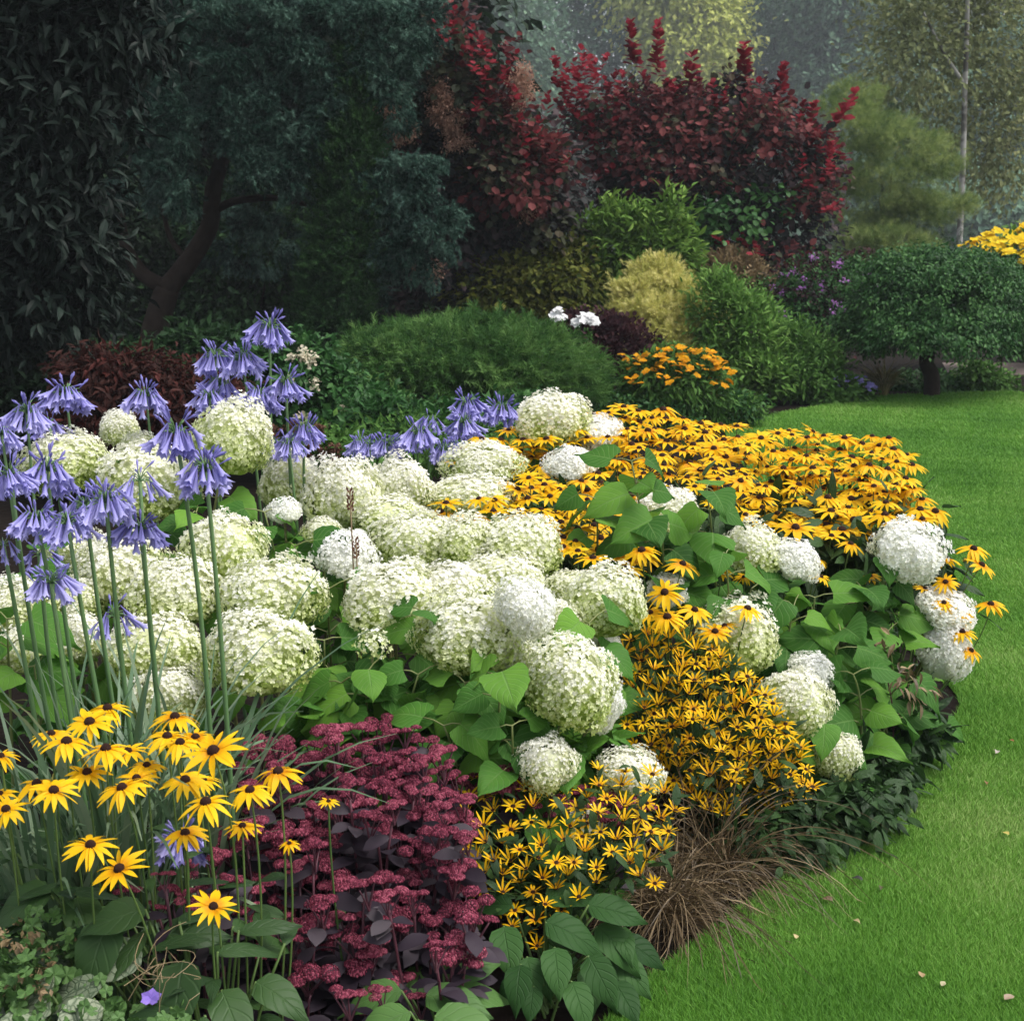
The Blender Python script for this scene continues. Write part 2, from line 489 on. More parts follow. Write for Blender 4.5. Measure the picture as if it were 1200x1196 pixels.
F['juniper'] = fol('juniper sprays', (.026, .075, .018), (.065, .155, .036), (.14, .26, .07))
F['berberis'] = fol('dark purple leaves', (.022, .008, .012), (.045, .018, .022), (.085, .035, .035))
F['mid'] = fol('mid green leaves', (.035, .095, .018), (.075, .17, .035), (.13, .25, .055))
F['fern'] = fol('feathery green leaves', (.06, .145, .026), (.13, .26, .052), (.22, .36, .09))
F['tan'] = fol('tan seed heads', (.12, .09, .045), (.26, .19, .10), (.36, .26, .16))
F['weep'] = fol('glossy dark leaves', (.014, .055, .013), (.036, .115, .028), (.08, .19, .05), rough=.5, spec=.2)
F['pine'] = fol('haze-lightened soft pine needles', (.08, .14, .035), (.21, .29, .085), (.36, .43, .14))  # lightened so the needle colour carries some of the haze
F['far'] = fol('haze-tinted far tree leaves', (.080, .155, .105), (.155, .265, .17), (.26, .39, .24))  # pale bluish leaf colour includes painted distance haze
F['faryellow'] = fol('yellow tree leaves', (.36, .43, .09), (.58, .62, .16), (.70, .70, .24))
F['birch'] = fol('haze-lightened birch leaves', (.13, .155, .065), (.24, .28, .115), (.38, .39, .18))  # leaf colour raised to suggest haze, on the olive tree too
F['maple'] = fol('red maple leaves', (.022, .010, .009), (.050, .018, .014), (.10, .025, .022))
F['brownhead'] = fol('brown flower heads', (.11, .05, .035), (.22, .11, .08))
F['creamflower'] = fol('cream flowers', (.45, .40, .28), (.70, .66, .52), trans=.3)
F['whiteflower'] = fol('white flowers', (.75, .75, .75), (.88, .88, .88), trans=.3)
F['orange'] = fol('orange yellow petals', (.62, .25, .006), (.78, .42, .012), trans=.3)
F['yellow'] = fol('bright yellow petals', (.75, .50, .01), (.86, .66, .03), trans=.3)
F['blue'] = fol('blue flowers', (.20, .17, .45), (.34, .30, .62), trans=.3)
F['mauve'] = fol('mauve flowers', (.22, .09, .28), (.40, .20, .46), trans=.3)
F['tussock'] = fol('tussock grass', (.14, .13, .05), (.27, .24, .11), (.42, .37, .20))

# ------------------------------------------------------------------ background trees
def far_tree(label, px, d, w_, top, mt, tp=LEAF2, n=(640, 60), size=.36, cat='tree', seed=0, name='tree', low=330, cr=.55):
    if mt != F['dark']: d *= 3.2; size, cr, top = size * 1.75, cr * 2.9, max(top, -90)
    m = mpp(200, d)
    g = np.random.default_rng(seed)
    bl = []
    k = 13
    for i in range(k):
        py = top + (low - top) * (i + .3) / k
        f = math.sin(math.pi * min(1, (i + 1.2) / (k + 1)) ** .75)
        bl.append(blob(px + g.uniform(-.25, .25) * w_, py, d + g.uniform(-1, 1) * w_ * m * .2, w_ * (.3 + .45 * f), (low - top) / k * g.uniform(2.2, 3.6)))
    return plant(name, label, cat, px, d, [(tp, bl, mt, n[0], n[1], cr, size, {})], stem_r=.5, trunk='trunk', leafname='crown', seed=seed, group=None)

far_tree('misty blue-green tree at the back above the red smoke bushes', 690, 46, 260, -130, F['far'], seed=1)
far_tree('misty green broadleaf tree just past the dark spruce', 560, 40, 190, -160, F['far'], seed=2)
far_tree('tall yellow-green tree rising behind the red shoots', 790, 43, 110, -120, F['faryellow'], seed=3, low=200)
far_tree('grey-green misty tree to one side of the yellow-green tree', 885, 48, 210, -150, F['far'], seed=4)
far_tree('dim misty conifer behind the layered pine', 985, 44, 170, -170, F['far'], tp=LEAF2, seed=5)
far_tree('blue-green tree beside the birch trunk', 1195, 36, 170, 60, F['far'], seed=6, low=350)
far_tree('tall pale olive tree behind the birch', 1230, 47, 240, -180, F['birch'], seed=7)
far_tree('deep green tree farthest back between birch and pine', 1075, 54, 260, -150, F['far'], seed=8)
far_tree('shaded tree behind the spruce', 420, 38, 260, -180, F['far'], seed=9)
far_tree('added dark backing tree at the back of the shady corner', 230, 23, 330, -190, F['dark'], seed=10)  # dark backing trees from here, added to block bright sky in the gaps
far_tree('added dark backing tree behind the purple elder', -20, 22, 330, -190, F['dark'], seed=12)
far_tree('added dark backing tree behind the spruce and its columnar neighbour', 400, 24, 230, -190, F['dark'], seed=16, low=380)
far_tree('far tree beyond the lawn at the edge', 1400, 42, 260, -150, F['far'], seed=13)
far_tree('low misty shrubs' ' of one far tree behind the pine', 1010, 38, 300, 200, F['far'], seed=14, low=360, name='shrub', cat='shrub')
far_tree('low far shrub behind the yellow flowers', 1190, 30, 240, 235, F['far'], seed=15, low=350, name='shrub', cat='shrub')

for i, (x_, dd, w_, lab) in enumerate(((1330, 19, 200, 'green shrub past the yellow flowers, outside the lawn end'), (1520, 20, 240, 'tall green shrub at the far end of the lawn'), (1720, 19, 260, 'broad shrub closing the far side of the lawn'))):
    plant('green_shrub', lab, 'shrub', x_, dd, [(LEAF4, [blob(x_, 360, dd, w_, 170), blob(x_ + 60, 320, dd + .5, w_ * .7, 160), blob(x_ - 60, 400, dd - .3, w_ * .7, 110)], F['mid'] if i != 1 else F['fern'], 330, 24, .12, .10, {})], seed=120 + i)
# birch
d = 33
bt = [at(1122, 330, d), at(1124, 290, d), at(1128, 200, d), at(1131, 100, d), at(1134, 0, d), at(1136, -120, d)]
bt[0][2] = 0
plant('birch_tree', 'slender birch with pale white trunk and thin olive crown', 'tree', 1124, d,
      [(LEAF2, [blob(1110, 90, d+2.2, 190, 260), blob(1150, 20, d+2, 180, 200), blob(1060, 60, d, 90, 160), blob(1090, -90, d, 260, 130), blob(1180, 170, d+1.5, 90, 130)], F['birch'], 520, 26, .35, .17, {})],
      trunk='trunk', leafname='crown', seed=20, stemmat='birchbark',
      trunkpts=[(bt, .085, .04), ([bt[3], at(1105, 60, d), at(1080, 10, d)], .05, .02), ([bt[4], at(1160, -40, d), at(1180, -90, d)], .05, .02)])

# layered pine
d = 27
pb = [blob(1003, 108, d, 60, 16), blob(985, 128, d-.2, 80, 16), blob(1025, 150, d-.3, 100, 18), blob(1062, 168, d-.5, 100, 18), blob(1090, 192, d-.6, 70, 18), blob(1000, 180, d, 90, 18), blob(1045, 205, d-.3, 120, 20),
      blob(1095, 238, d-.5, 90, 18), blob(1105, 246, d-.5, 60, 12), blob(1030, 232, d-.2, 110, 22), blob(1070, 258, d-.4, 90, 18), blob(1040, 285, d-.7, 110, 34), blob(990, 215, d+.3, 80, 18), blob(1000, 262, d, 90, 22), blob(1010, 300, d, 100, 30)]
plant('pine_tree', 'soft light green pine with cloud-like layered branches', 'tree', 1030, d,
      [(PINE, pb, F['pine'], 640, 16, .09, .12, dict(down=-.25, amp=.8)), (PINE, [blob(1030, 215, d+.5, 110, 170), blob(1050, 270, d+.4, 120, 60)], F['yew'], 90, 10, .2, .16, {})], stem_r=.12, trunk='trunk', leafname='crown', seed=21)

def shoot_set(spec, tp, d, n, size, g, mb, wid=.42):
    """upright leafy shoots: (px, py of tip, px, py of foot)"""
    for (tx, ty, fx, fy) in spec:
        a, b = at(fx, fy, d + g.normal(0, .25)), at(tx, ty, d + g.normal(0, .25))
        k = max(6, int(n * (fy - ty) / 50))
        u = np.sort(g.uniform(0, 1, k))
        P = a + (b - a) * u[:, None]
        th = np.arange(k) * 2.4
        up = .15 + .85 * u
        D = np.stack([np.cos(th), np.sin(th), up], 1) + g.normal(0, .18, (k, 3))
        Nn = np.stack([-np.cos(th) * up * .7, -np.sin(th) * up * .7, np.ones(k)], 1) + g.normal(0, .3, (k, 3))
        mb.inst(tp, scl(frames(D, Nn), size * g.uniform(.7, 1.15, k) * (1.05 - .35 * u)), P, np.clip(g.uniform() * .5 + g.uniform(0, .5, k), 0, 1))
    return mb

# smoke bushes
g = np.random.default_rng(222)
d = 20
cb = [blob(770, 205, d, 190, 150), blob(860, 205, d, 200, 180), blob(740, 145, d, 130, 70), blob(850, 130, d, 130, 60), blob(905, 270, d, 140, 90), blob(830, 285, d, 170, 70), blob(745, 195, d, 110, 100), blob(925, 210, d, 90, 90), blob(800, 170, d, 170, 70), blob(880, 165, d, 120, 60)]
ub = [blob(740, 130, d-.5, 140, 60), blob(850, 125, d-.5, 140, 60), blob(760, 170, d-.8, 150, 70), blob(880, 165, d-.7, 160, 60), blob(950, 190, d-.4, 70, 60), blob(950, 235, d-.7, 70, 40), blob(890, 300, d-.9, 90, 26), blob(800, 200, d-1.0, 130, 50), blob(710, 170, d-.5, 90, 60)]
o = plant('smoke_bush', 'tall smoke bush with crimson shoot tips standing clear against the mist', 'shrub', 830, d,
      [(ROUND, cb, F['smoke'], 520, 20, .14, .105, dict(amp=.8)), (ROUND, ub, F['rust'], 210, 15, .12, .10, dict(amp=.8)), (ROUND, ub, F['smokegreen'], 70, 15, .12, .10, dict(amp=.8)), (ROUND, [blob(790, 280, d-1.0, 130, 60), blob(860, 250, d-1.1, 120, 60)], F['weep'], 60, 16, .12, .10, {})], stem_r=.10, seed=22)
tall = [(739, 26, 743, 80), (771, 26, 770, 90), (871, 44, 873, 105), (919, 76, 915, 125), (812, 60, 810, 100), (1004, 106, 985, 142), (992, 125, 968, 165), (955, 122, 944, 160)]
tops = [(x_ + g.normal(0, 7), y_ + g.normal(0, 5), x_ + g.normal(0, 10), y_ + 34) for x_, y_ in
        [(660, 82), (672, 74), (690, 62), (705, 70), (715, 88), (655, 100), (668, 115), (685, 100), (650, 120), (700, 118), (722, 108), (735, 100), (700, 140), (675, 140), (725, 135), (745, 130), (760, 112), (780, 104), (795, 96), (812, 100), (828, 108), (850, 105), (865, 112),
         (885, 118), (900, 122), (915, 128), (935, 140), (950, 150), (965, 150), (640, 150), (655, 165), (690, 160), (715, 165), (960, 175), (975, 172), (765, 140), (805, 130), (840, 135), (875, 145), (905, 150), (985, 158), (725, 92)]]
side = [(990 + g.normal(0, 9), 240 + g.normal(0, 5), 960, 250) for k in range(4)] + [(695 + 9 * k, 198 + g.normal(0, 4), 680 + 6 * k, 212) for k in range(4)] + [(865 + g.normal(0, 30), 285 + g.normal(0, 12), 865 + g.normal(0, 25), 300) for k in range(7)] + [(955, 205, 935, 225), (968, 210, 945, 230), (945, 180, 935, 205)]
tops = tops + [(a_ + g.normal(0, 10), b_ - g.uniform(8, 22), c_ + g.normal(0, 8), d_ - 8) for a_, b_, c_, d_ in tops[:34]]
m2 = MB(); shoot_set(tall, ROUND, d - .3, 34, .17, g, m2); shoot_set(tops, ROUND, d - .6, 26, .125, g, m2); shoot_set(side, ROUND, d - 1.2, 26, .11, g, m2)
shift(m2, np.array(o.location)).build('shoot_foliage', F['red'], o)
d = 17
cb = [blob(560, 215, d, 180, 210), blob(500, 140, d, 130, 180), blob(600, 250, d, 140, 170), blob(530, 310, d, 200, 120), blob(480, 230, d+.3, 110, 150), blob(510, 40, d+.2, 90, 110), blob(640, 215, d+.2, 80, 110)]
gb = [blob(510, 85, d-.6, 120, 100), blob(555, 125, d-.7, 90, 80), blob(600, 195, d-.8, 100, 80), blob(620, 265, d-.6, 80, 70), blob(470, 130, d-.5, 70, 90)]
rb = [blob(600, 215, d-.9, 110, 70), blob(560, 60, d-.6, 90, 60), blob(580, 140, d-.8, 90, 60), blob(640, 195, d-.9, 90, 60), blob(450, 170, d-.7, 40, 50), blob(525, 30, d-.5, 70, 40)]
pl = [blob(x_, y_, d-1.0, w_, h_) for x_, y_, w_, h_ in ((437, 72, 26, 34), (453, 88, 24, 30), (453, 116, 26, 28), (527, 135, 36, 34), (612, 105, 18, 50), (475, 155, 26, 24), (535, 165, 24, 20), (610, 212, 22, 24), (617, 245, 20, 26), (515, 108, 20, 24), (500, 315, 30, 26))]
o = plant('smoke_bush', 'smoke bush with tan feathery plumes and dark purple leaves beside the spruce', 'shrub', 560, d,
      [(ROUND, cb, F['smoke'], 660, 24, .13, .10, dict(amp=.8)), (ROUND, gb, F['smokegreen'], 170, 18, .11, .10, {}), (ROUND, rb, F['rust'], 120, 12, .10, .095, dict(amp=.8)), (LEAF2, pl, F['plume'], 260, 60, .05, .03, dict(part='plume'))],
      stem_r=.10, seed=23)
tops = [(x_ + g.normal(0, 6), y_ + g.normal(0, 5), x_ + g.normal(0, 9), y_ + 30) for x_, y_ in
        [(530, 12), (515, 22), (545, 30), (560, 38), (570, 45), (540, 50), (553, 58), (575, 65), (588, 62), (600, 58), (606, 70), (590, 80), (570, 85), (580, 100), (598, 95), (565, 108), (590, 118), (630, 150), (645, 140), (655, 158), (640, 170), (665, 178), (625, 182), (650, 190), (605, 110), (610, 145)]]
m2 = MB(); shoot_set(tops, ROUND, d - 1.0, 20, .10, g, m2)
shift(m2, np.array(o.location)).build('shoot_foliage', F['red'], o)

# dark corner: elder, spruce, yews
d = 18.5
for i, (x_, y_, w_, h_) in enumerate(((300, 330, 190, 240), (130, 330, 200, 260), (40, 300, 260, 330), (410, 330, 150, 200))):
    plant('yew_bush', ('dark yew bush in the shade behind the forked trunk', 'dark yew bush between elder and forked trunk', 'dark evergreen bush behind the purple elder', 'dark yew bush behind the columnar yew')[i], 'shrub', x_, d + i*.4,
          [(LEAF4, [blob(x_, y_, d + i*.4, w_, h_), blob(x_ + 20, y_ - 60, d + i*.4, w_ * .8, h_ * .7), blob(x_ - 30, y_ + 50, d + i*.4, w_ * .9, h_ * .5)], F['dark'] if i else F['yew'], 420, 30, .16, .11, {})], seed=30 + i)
d = 15
sprays = []
for x0_, y0_, x1_, y1_ in ((230, 20, 200, 110), (300, 10, 330, 90), (250, 70, 290, 140), (340, 60, 400, 120), (380, 15, 450, 60), (420, 60, 500, 62), (300, 120, 340, 175), (260, 130, 300, 200), (350, 150, 350, 210), (215, 130, 190, 200), (430, 90, 470, 135),
                           (330, 20, 360, 70), (440, 10, 480, 40), (440, 215, 530, 262), (430, 245, 520, 285), (450, 285, 500, 318), (430, 200, 515, 200), (290, 60, 260, 120), (200, 160, 215, 240), (180, 120, 160, 180), (280, 165, 330, 215), (225, -10, 270, 40), (390, 120, 370, 170)):
    for u_ in np.linspace(0, 1, 5):
        sprays.append(blob(x0_ + (x1_ - x0_) * u_, y0_ + (y1_ - y0_) * u_ ** 1.5, d - 1.15, 34 - 14 * u_, 20 + 10 * u_))
tr = [np.array([at(175, 430, d)[0], d, 0]), at(180, 400, d), at(186, 370, d), at(196, 338, d)]
plant('spruce_tree', 'big dark blue spruce with forked brown trunk and hanging branches', 'tree', 180, d,
      [(TWIG, [blob(x_, y_, d + dz, w_, h_) for x_, y_, w_, h_, dz in (
          (250, 30, 240, 150, 0), (400, 30, 200, 150, -.3), (330, 130, 170, 120, -.6), (420, 120, 130, 150, -.5), (478, 30, 80, 90, -.6), (490, 60, 50, 30, -.9), (215, 140, 130, 130, 0),
          (470, 240, 100, 60, -.9), (495, 262, 60, 22, -1.1), (450, 285, 130, 60, -.8), (480, 215, 80, 20, -1.0), (500, 200, 40, 14, -1.1), (360, 190, 130, 70, -.4), (160, 200, 90, 110, .5), (300, -110, 420, 190, 0), (480, 308, 60, 20, -.9), (205, 215, 60, 70, -.5),
          (300, 225, 60, 40, .2), (425, 335, 70, 40, -.6), (300, 165, 90, 60, -.8), (330, 250, 120, 50, .8), (290, 290, 110, 60, 1.2), (390, 250, 90, 90, .1))],
        F['spruce'], 1000, 22, .05, .12, dict(down=.45, out=.7, inner=.45, amp=.9)),
       (TWIG, sprays, F['sprucetip'], 620, 20, .045, .115, dict(down=.7, out=.6, amp=.8, part='branch_foliage'))],
      trunk='trunk', leafname='crown', seed=35,
      trunkpts=[(tr, .16, .13), ([tr[-1], at(222, 305, d), at(245, 265, d), at(250, 220, d), at(262, 180, d), at(285, 90, d), at(300, -60, d)], .115, .06), ([tr[-1], at(168, 322, d), at(148, 290, d), at(140, 250, d)], .09, .05),
                ([at(246, 250, d), at(275, 236, d), at(320, 232, d), at(360, 240, d)], .05, .025), ([at(222, 308, d), at(200, 280, d), at(190, 240, d)], .04, .02)])
d = 13.9
plant('yew_tree', 'narrow columnar dark green yew standing by the spruce branches', 'tree', 400, d,
      [(FLAT, [blob(415, 150, d, 50, 120), blob(408, 220, d, 64, 150), blob(420, 270, d, 44, 90), blob(400, 310, d, 72, 170), blob(395, 385, d, 70, 120), blob(372, 370, d+.2, 40, 130), blob(414, 90, d, 30, 80)], F['column'], 1000, 16, .06, .09, dict(down=-.6, out=.6, amp=.8))], trunk='trunk', leafname='crown', seed=36)
d = 10
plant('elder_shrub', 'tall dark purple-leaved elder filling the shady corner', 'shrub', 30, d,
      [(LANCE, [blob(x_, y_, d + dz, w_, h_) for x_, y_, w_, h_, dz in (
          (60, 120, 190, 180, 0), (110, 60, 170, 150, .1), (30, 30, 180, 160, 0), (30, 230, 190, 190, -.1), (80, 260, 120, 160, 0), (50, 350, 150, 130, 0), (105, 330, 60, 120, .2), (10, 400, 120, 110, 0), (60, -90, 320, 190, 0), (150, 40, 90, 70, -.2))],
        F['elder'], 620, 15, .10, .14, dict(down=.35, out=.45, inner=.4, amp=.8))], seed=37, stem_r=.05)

# mid-distance shrubs
d = 17
plant('green_shrub', 'lime green shrub with upright leafy shoots under the crimson smoke bush', 'shrub', 745, d,
      [(LANCE, [blob(745, 300, d, 125, 90), blob(710, 300, d, 70, 80), blob(785, 290, d, 60, 80), blob(735, 350, d, 100, 70)] + [blob(x_, y_, d-.3, 14, 40) for x_, y_ in ((715, 255), (745, 262), (778, 255), (790, 245), (765, 270), (690, 270))], F['lime'], 420, 18, .09, .13, dict(down=-.2))], seed=40)
d = 16.5
plant('evergreen_shrub', 'shaded yellow-green shrub under the dark smoke bush', 'shrub', 620, d,
      [(LEAF4, [blob(625, 335, d, 130, 80), blob(580, 340, d, 120, 70), blob(665, 330, d, 70, 80), blob(610, 370, d, 160, 50)], F['varieg'], 420, 20, .09, .10, {})], seed=41)
d = 15.2
plant('golden_conifer', 'golden yellow feathery conifer among the green shrubs', 'conifer', 775, d,
      [(FLAT, [blob(768, 330, d, 60, 44), blob(745, 350, d-.2, 50, 36), blob(795, 352, d-.2, 56, 40), blob(770, 368, d-.4, 80, 40), blob(820, 375, d-.2, 54, 44), blob(735, 380, d-.2, 50, 36), blob(790, 395, d-.5, 90, 40), blob(830, 410, d-.4, 56, 44), blob(760, 410, d-.3, 70, 36), blob(848, 445, d-.6, 50, 50), blob(850, 475, d-.7, 44, 40)], F['gold'], 560, 17, .045, .09, dict(down=-.25, out=.9, amp=.8))], trunk='trunk', leafname='crown', seed=42)
d = 12.2
jb = [blob(550, 440, d, 290, 110, 1.0), blob(600, 450, d, 190, 90, .9), blob(480, 440, d, 170, 95, .9), blob(545, 410, d+.2, 180, 60, .7), blob(650, 460, d-.2, 90, 60, .5)]
plant('juniper_shrub', 'low spreading dark green juniper mound with arching sprays', 'shrub', 550, d,
      [(FLAT, jb, F['juniper'], 1100, 14, .05, .13, dict(down=.25, out=1.0, zmin=-.2, amp=.8))], seed=43)
d = 13.6
plant('barberry_shrub', 'dark purple small-leaved shrub behind the white phlox', 'shrub', 705, d,
      [(ROUND, [blob(700, 410, d, 110, 80), blob(735, 420, d, 80, 70), blob(665, 405, d, 70, 60), blob(720, 450, d, 100, 60)], F['berberis'], 420, 22, .06, .05, dict(down=-.3))], seed=44)
d = 14.5
plant('feathery_shrub', 'light green feathery shrub beside the golden conifer', 'shrub', 870, d,
      [(LANCE, [blob(845, 370, d, 70, 90), blob(870, 400, d, 90, 100), blob(850, 430, d, 60, 70), blob(885, 440, d-.2, 70, 60)], F['fern'], 420, 18, .07, .09, dict(down=-.2))], seed=45)
plant('feathery_shrub', 'darker green fine-leaved shrub at the lawn edge beside the blue geranium', 'shrub', 930, d,
      [(LANCE, [blob(930, 415, d+.2, 90, 60), blob(955, 430, d+.2, 60, 60), blob(910, 440, d, 70, 50), blob(930, 440, d, 80, 40)], F['mid'], 360, 20, .07, .075, dict(down=-.1))], seed=46)
d = 18.5
plant('seeding_shrub', 'tan and buff shrub gone to seed at the foot of the smoke bush', 'shrub', 850, d,
      [(LEAF4, [blob(850, 320, d, 80, 50), blob(880, 340, d, 70, 60), blob(830, 330, d, 60, 60), blob(870, 310, d, 30, 30)], F['tan'], 200, 26, .06, .06, dict(down=-.3)),
       (LEAF4, [blob(850, 350, d, 110, 60)], F['mid'], 120, 26, .08, .07, {})], seed=47)
plant('dark_shrub', 'dark shrub dotted with mauve flowers behind the weeping tree', 'shrub', 960, d,
      [(LEAF4, [blob(960, 350, d, 130, 90), blob(920, 350, d, 80, 80), blob(1000, 330, d, 80, 60), blob(970, 390, d-.3, 100, 60)], F['berberis'], 130, 26, .09, .07, {}),
       (LEAF4, [blob(960, 350, d, 130, 90), blob(1010, 340, d, 90, 70), blob(940, 380, d-.3, 100, 60)], F['weep'], 260, 26, .09, .07, {}),
       (ROUND, [blob(960, 340, d-.4, 130, 80), blob(1010, 315, d-.4, 60, 30)], F['mauve'], 34, 14, .03, .035, dict(part='blossom'))], seed=48)
pb_ = MB().add([(5.4, 17.4, .004), (17, 17, .004), (17, 18.6, .004), (5.8, 19.0, .004)], None, [(0, 1, 2, 3)])
M['gravel'] = mat('gravel path', two((.12, .09, .08), (.26, .21, .19)), trans=0, rough=.9, spec=.1, noise=.8, nscale=30)
tag(pb_.build('path', M['gravel']), kind='structure')
d = 15
wt = [np.array([at(1092, 458, d)[0], d, 0]), at(1092, 440, d), at(1086, 425, d), at(1090, 400, d), at(1090, 370, d)]
plant('weeping_tree', 'dome-shaped weeping tree with glossy dark leaves on a short trunk', 'tree', 1092, d,
      [(LEAF4, [blob(1098, 356, d, 228, 128, 1.0), blob(1045, 385, d, 140, 96), blob(1150, 385, d, 130, 90), blob(1085, 332, d, 160, 74), blob(1010, 398, d, 66, 66), blob(1185, 398, d, 70, 60), blob(1100, 395, d-.6, 190, 60)], F['weep'], 1500, 26, .055, .05, dict(down=.8, out=.6, zmin=-.5, amp=.9))],
      trunk='trunk', leafname='crown', seed=49, trunkpts=[(wt, .09, .07), ([wt[-2], at(1110, 380, d), at(1140, 365, d)], .04, .02), ([wt[-2], at(1060, 385, d), at(1040, 370, d)], .04, .02)])
d = 15.8
plant('low_plant', 'low green plant under the weeping tree edge', 'plant', 1140, d,
      [(LEAF4, [blob(1140, 445, d, 60, 34), blob(1165, 450, d, 50, 24)], F['mid'], 110, 20, .06, .07, {})], seed=50, stem_r=.01)
plant('low_plant', 'low dark plant at the foot of the weeping tree trunk', 'plant', 1085, d,
      [(LEAF4, [blob(1090, 450, d, 90, 24), blob(1120, 455, d, 50, 16), blob(1050, 452, d, 50, 18)], F['weep'], 110, 20, .05, .07, {})], seed=51, stem_r=.01)

def flower_bush(name, label, cat, px, d, fol_layers, flower_blobs, nflow, fm, fsize, seed, partname='flower', tp=ROUND, npet=6, cap=100):
    """background bush whose small flowers are parts sharing a few meshes"""
    o = plant(name, label, cat, px, d, fol_layers, stem_r=.012, seed=seed)
    g = np.random.default_rng(seed)
    vs_ = []
    for k in range(3):
        mb = MB()
        a = np.arange(npet) / npet * 2 * math.pi + g.uniform(0, 1)
        D = np.stack([np.cos(a), np.sin(a), g.uniform(-.25, .2, npet)], 1)
        mb.inst(tp, scl(frames(D, np.tile([0, 0, 1.], (npet, 1))), np.ones(npet) * g.uniform(.85, 1.1, npet)), np.zeros((npet, 3)), g.uniform(0, 1, npet))
        vs_.append(mb.mesh(partname, fm))
    B = np.array(flower_blobs)
    wg = B[:, 3] * B[:, 5]
    for i in range(min(nflow, cap)):
        b = B[g.choice(len(B), p=wg / wg.sum())]
        u = unit(1, g)[0]
        if u[1] > .2: u[1] *= -1
        if u[2] < -.3: u[2] *= -1
        p = b[:3] + u * b[3:6] * g.uniform(.9, 1.15)
        f = link(partname, vs_[i % 3], o)
        f.location = p - np.array(o.location)
        f.rotation_euler = (g.uniform(.0, .9), g.normal(0, .3), g.uniform(-.6, .6))
        f.scale = (fsize * g.uniform(.8, 1.2),) * 3
    return o
d = 12.4
flower_bush('heliopsis_plant', 'leafy clump of orange-yellow daisies beyond the bed by the golden conifer', 'flowers', 790, d,
            [(LANCE, [blob(790, 455, d, 110, 80), blob(760, 450, d, 70, 70), blob(825, 460, d, 60, 70), blob(790, 430, d, 90, 40)], F['mid'], 260, 16, .05, .08, {})],
            [blob(795, 425, d, 100, 40), blob(790, 440, d-.1, 120, 60), blob(740, 430, d, 34, 40), blob(835, 455, d, 24, 40)], 95, F['orange'], .042, 60)
d = 18
flower_bush('yellow_daisy_plant', 'mass of bright yellow flowers behind the weeping tree', 'flowers', 1175, d,
            [(LEAF4, [blob(1170, 320, d, 130, 60), blob(1130, 330, d, 80, 50), blob(1210, 310, d, 90, 80), blob(1170, 360, d, 160, 60)], F['mid'], 260, 20, .08, .1, {})],
            [blob(1190, 290, d, 80, 40), blob(1150, 292, d-.1, 56, 22), blob(1180, 305, d-.2, 90, 40), blob(1215, 280, d, 50, 40)], 100, F['yellow'], .085, 61)
d = 14.6
flower_bush('geranium_plant', 'low geranium with small blue flowers at the far lawn edge', 'flowers', 985, d,
            [(ROUND, [blob(985, 460, d, 70, 30), blob(965, 465, d-.1, 50, 24)], F['mid'], 130, 18, .05, .07, {})],
            [blob(990, 448, d, 60, 18), blob(1005, 455, d-.1, 40, 18)], 40, F['blue'], .028, 62)
for i, (x_, y_, n_, lab) in enumerate(((686, 377, 16, 'broadest white phlox head above the dark purple shrub'), (655, 371, 9, 'white phlox flower next to the broadest white one'), (626, 391, 7, 'small white phlox flower just above the juniper mound'))):
    d = 12.9
    o = flower_bush('phlox_plant', lab, 'flower', x_, d, [(LANCE, [blob(x_, y_ + 40, d, 12, 60)], F['mid'], 30, 6, .03, .07, {})], [blob(x_, y_, d, 24 if i == 0 else 16, 16)], n_, F['whiteflower'], .05, 63 + i)

# tussock grass by the far lawn edge
def tuft(mb, base, n, length, spread, wd, g, tilt=(0, 0), seg=6, stiff=.55):
    for k in range(n):
        a = g.uniform(0, 2*math.pi); L_ = length * g.uniform(.6, 1.15)
        o = np.array([math.cos(a), math.sin(a), 0])
        out = spread * g.uniform(.2, 1.1)
        b0 = base + o * g.uniform(0, .04) * length * 2
        u = np.linspace(0, 1, seg)
        P = b0 + o * (out * L_ * u**1.6)[:, None] + np.array([tilt[0], tilt[1], 0]) * (L_ * u**2)[:, None]
        P[:, 2] = b0[2] + L_ * (u * 1.15 - (1.15 - stiff) * g.uniform(.6, 1.35) * u**2.2)
        P[:, 2] = np.maximum(P[:, 2], .01)
        side = np.cross(o, [0, 0, 1.]) + g.normal(0, .3, 3); side /= np.linalg.norm(side)
        hw = wd * (1 - u**2 * .92)
        V = np.stack([P - side * hw[:, None], P + side * hw[:, None]], 1).reshape(-1, 3)
        q = [(2*i, 2*i+1, 2*i+3, 2*i+2) for i in range(seg-1)]
        mb.add(V, None, q, g.uniform(), np.repeat(u, 2))
    return mb
g = np.random.default_rng(70)
for i, (x_, y_, lab) in enumerate(((1035, 466, 'buff tussock of fine grass at the far lawn edge'),)):
    b = onground(x_, y_)
    o = thing('tussock_grass_plant', b, lab, 'grass tuft')
    shift(tuft(MB(), b, 420, .5, .75, .006, g), b).build('foliage', F['tussock'], o)
    shift(tuft(MB(), b, 40, .55, .5, .004, g), b).build('seed_foliage', F['tan'], o)

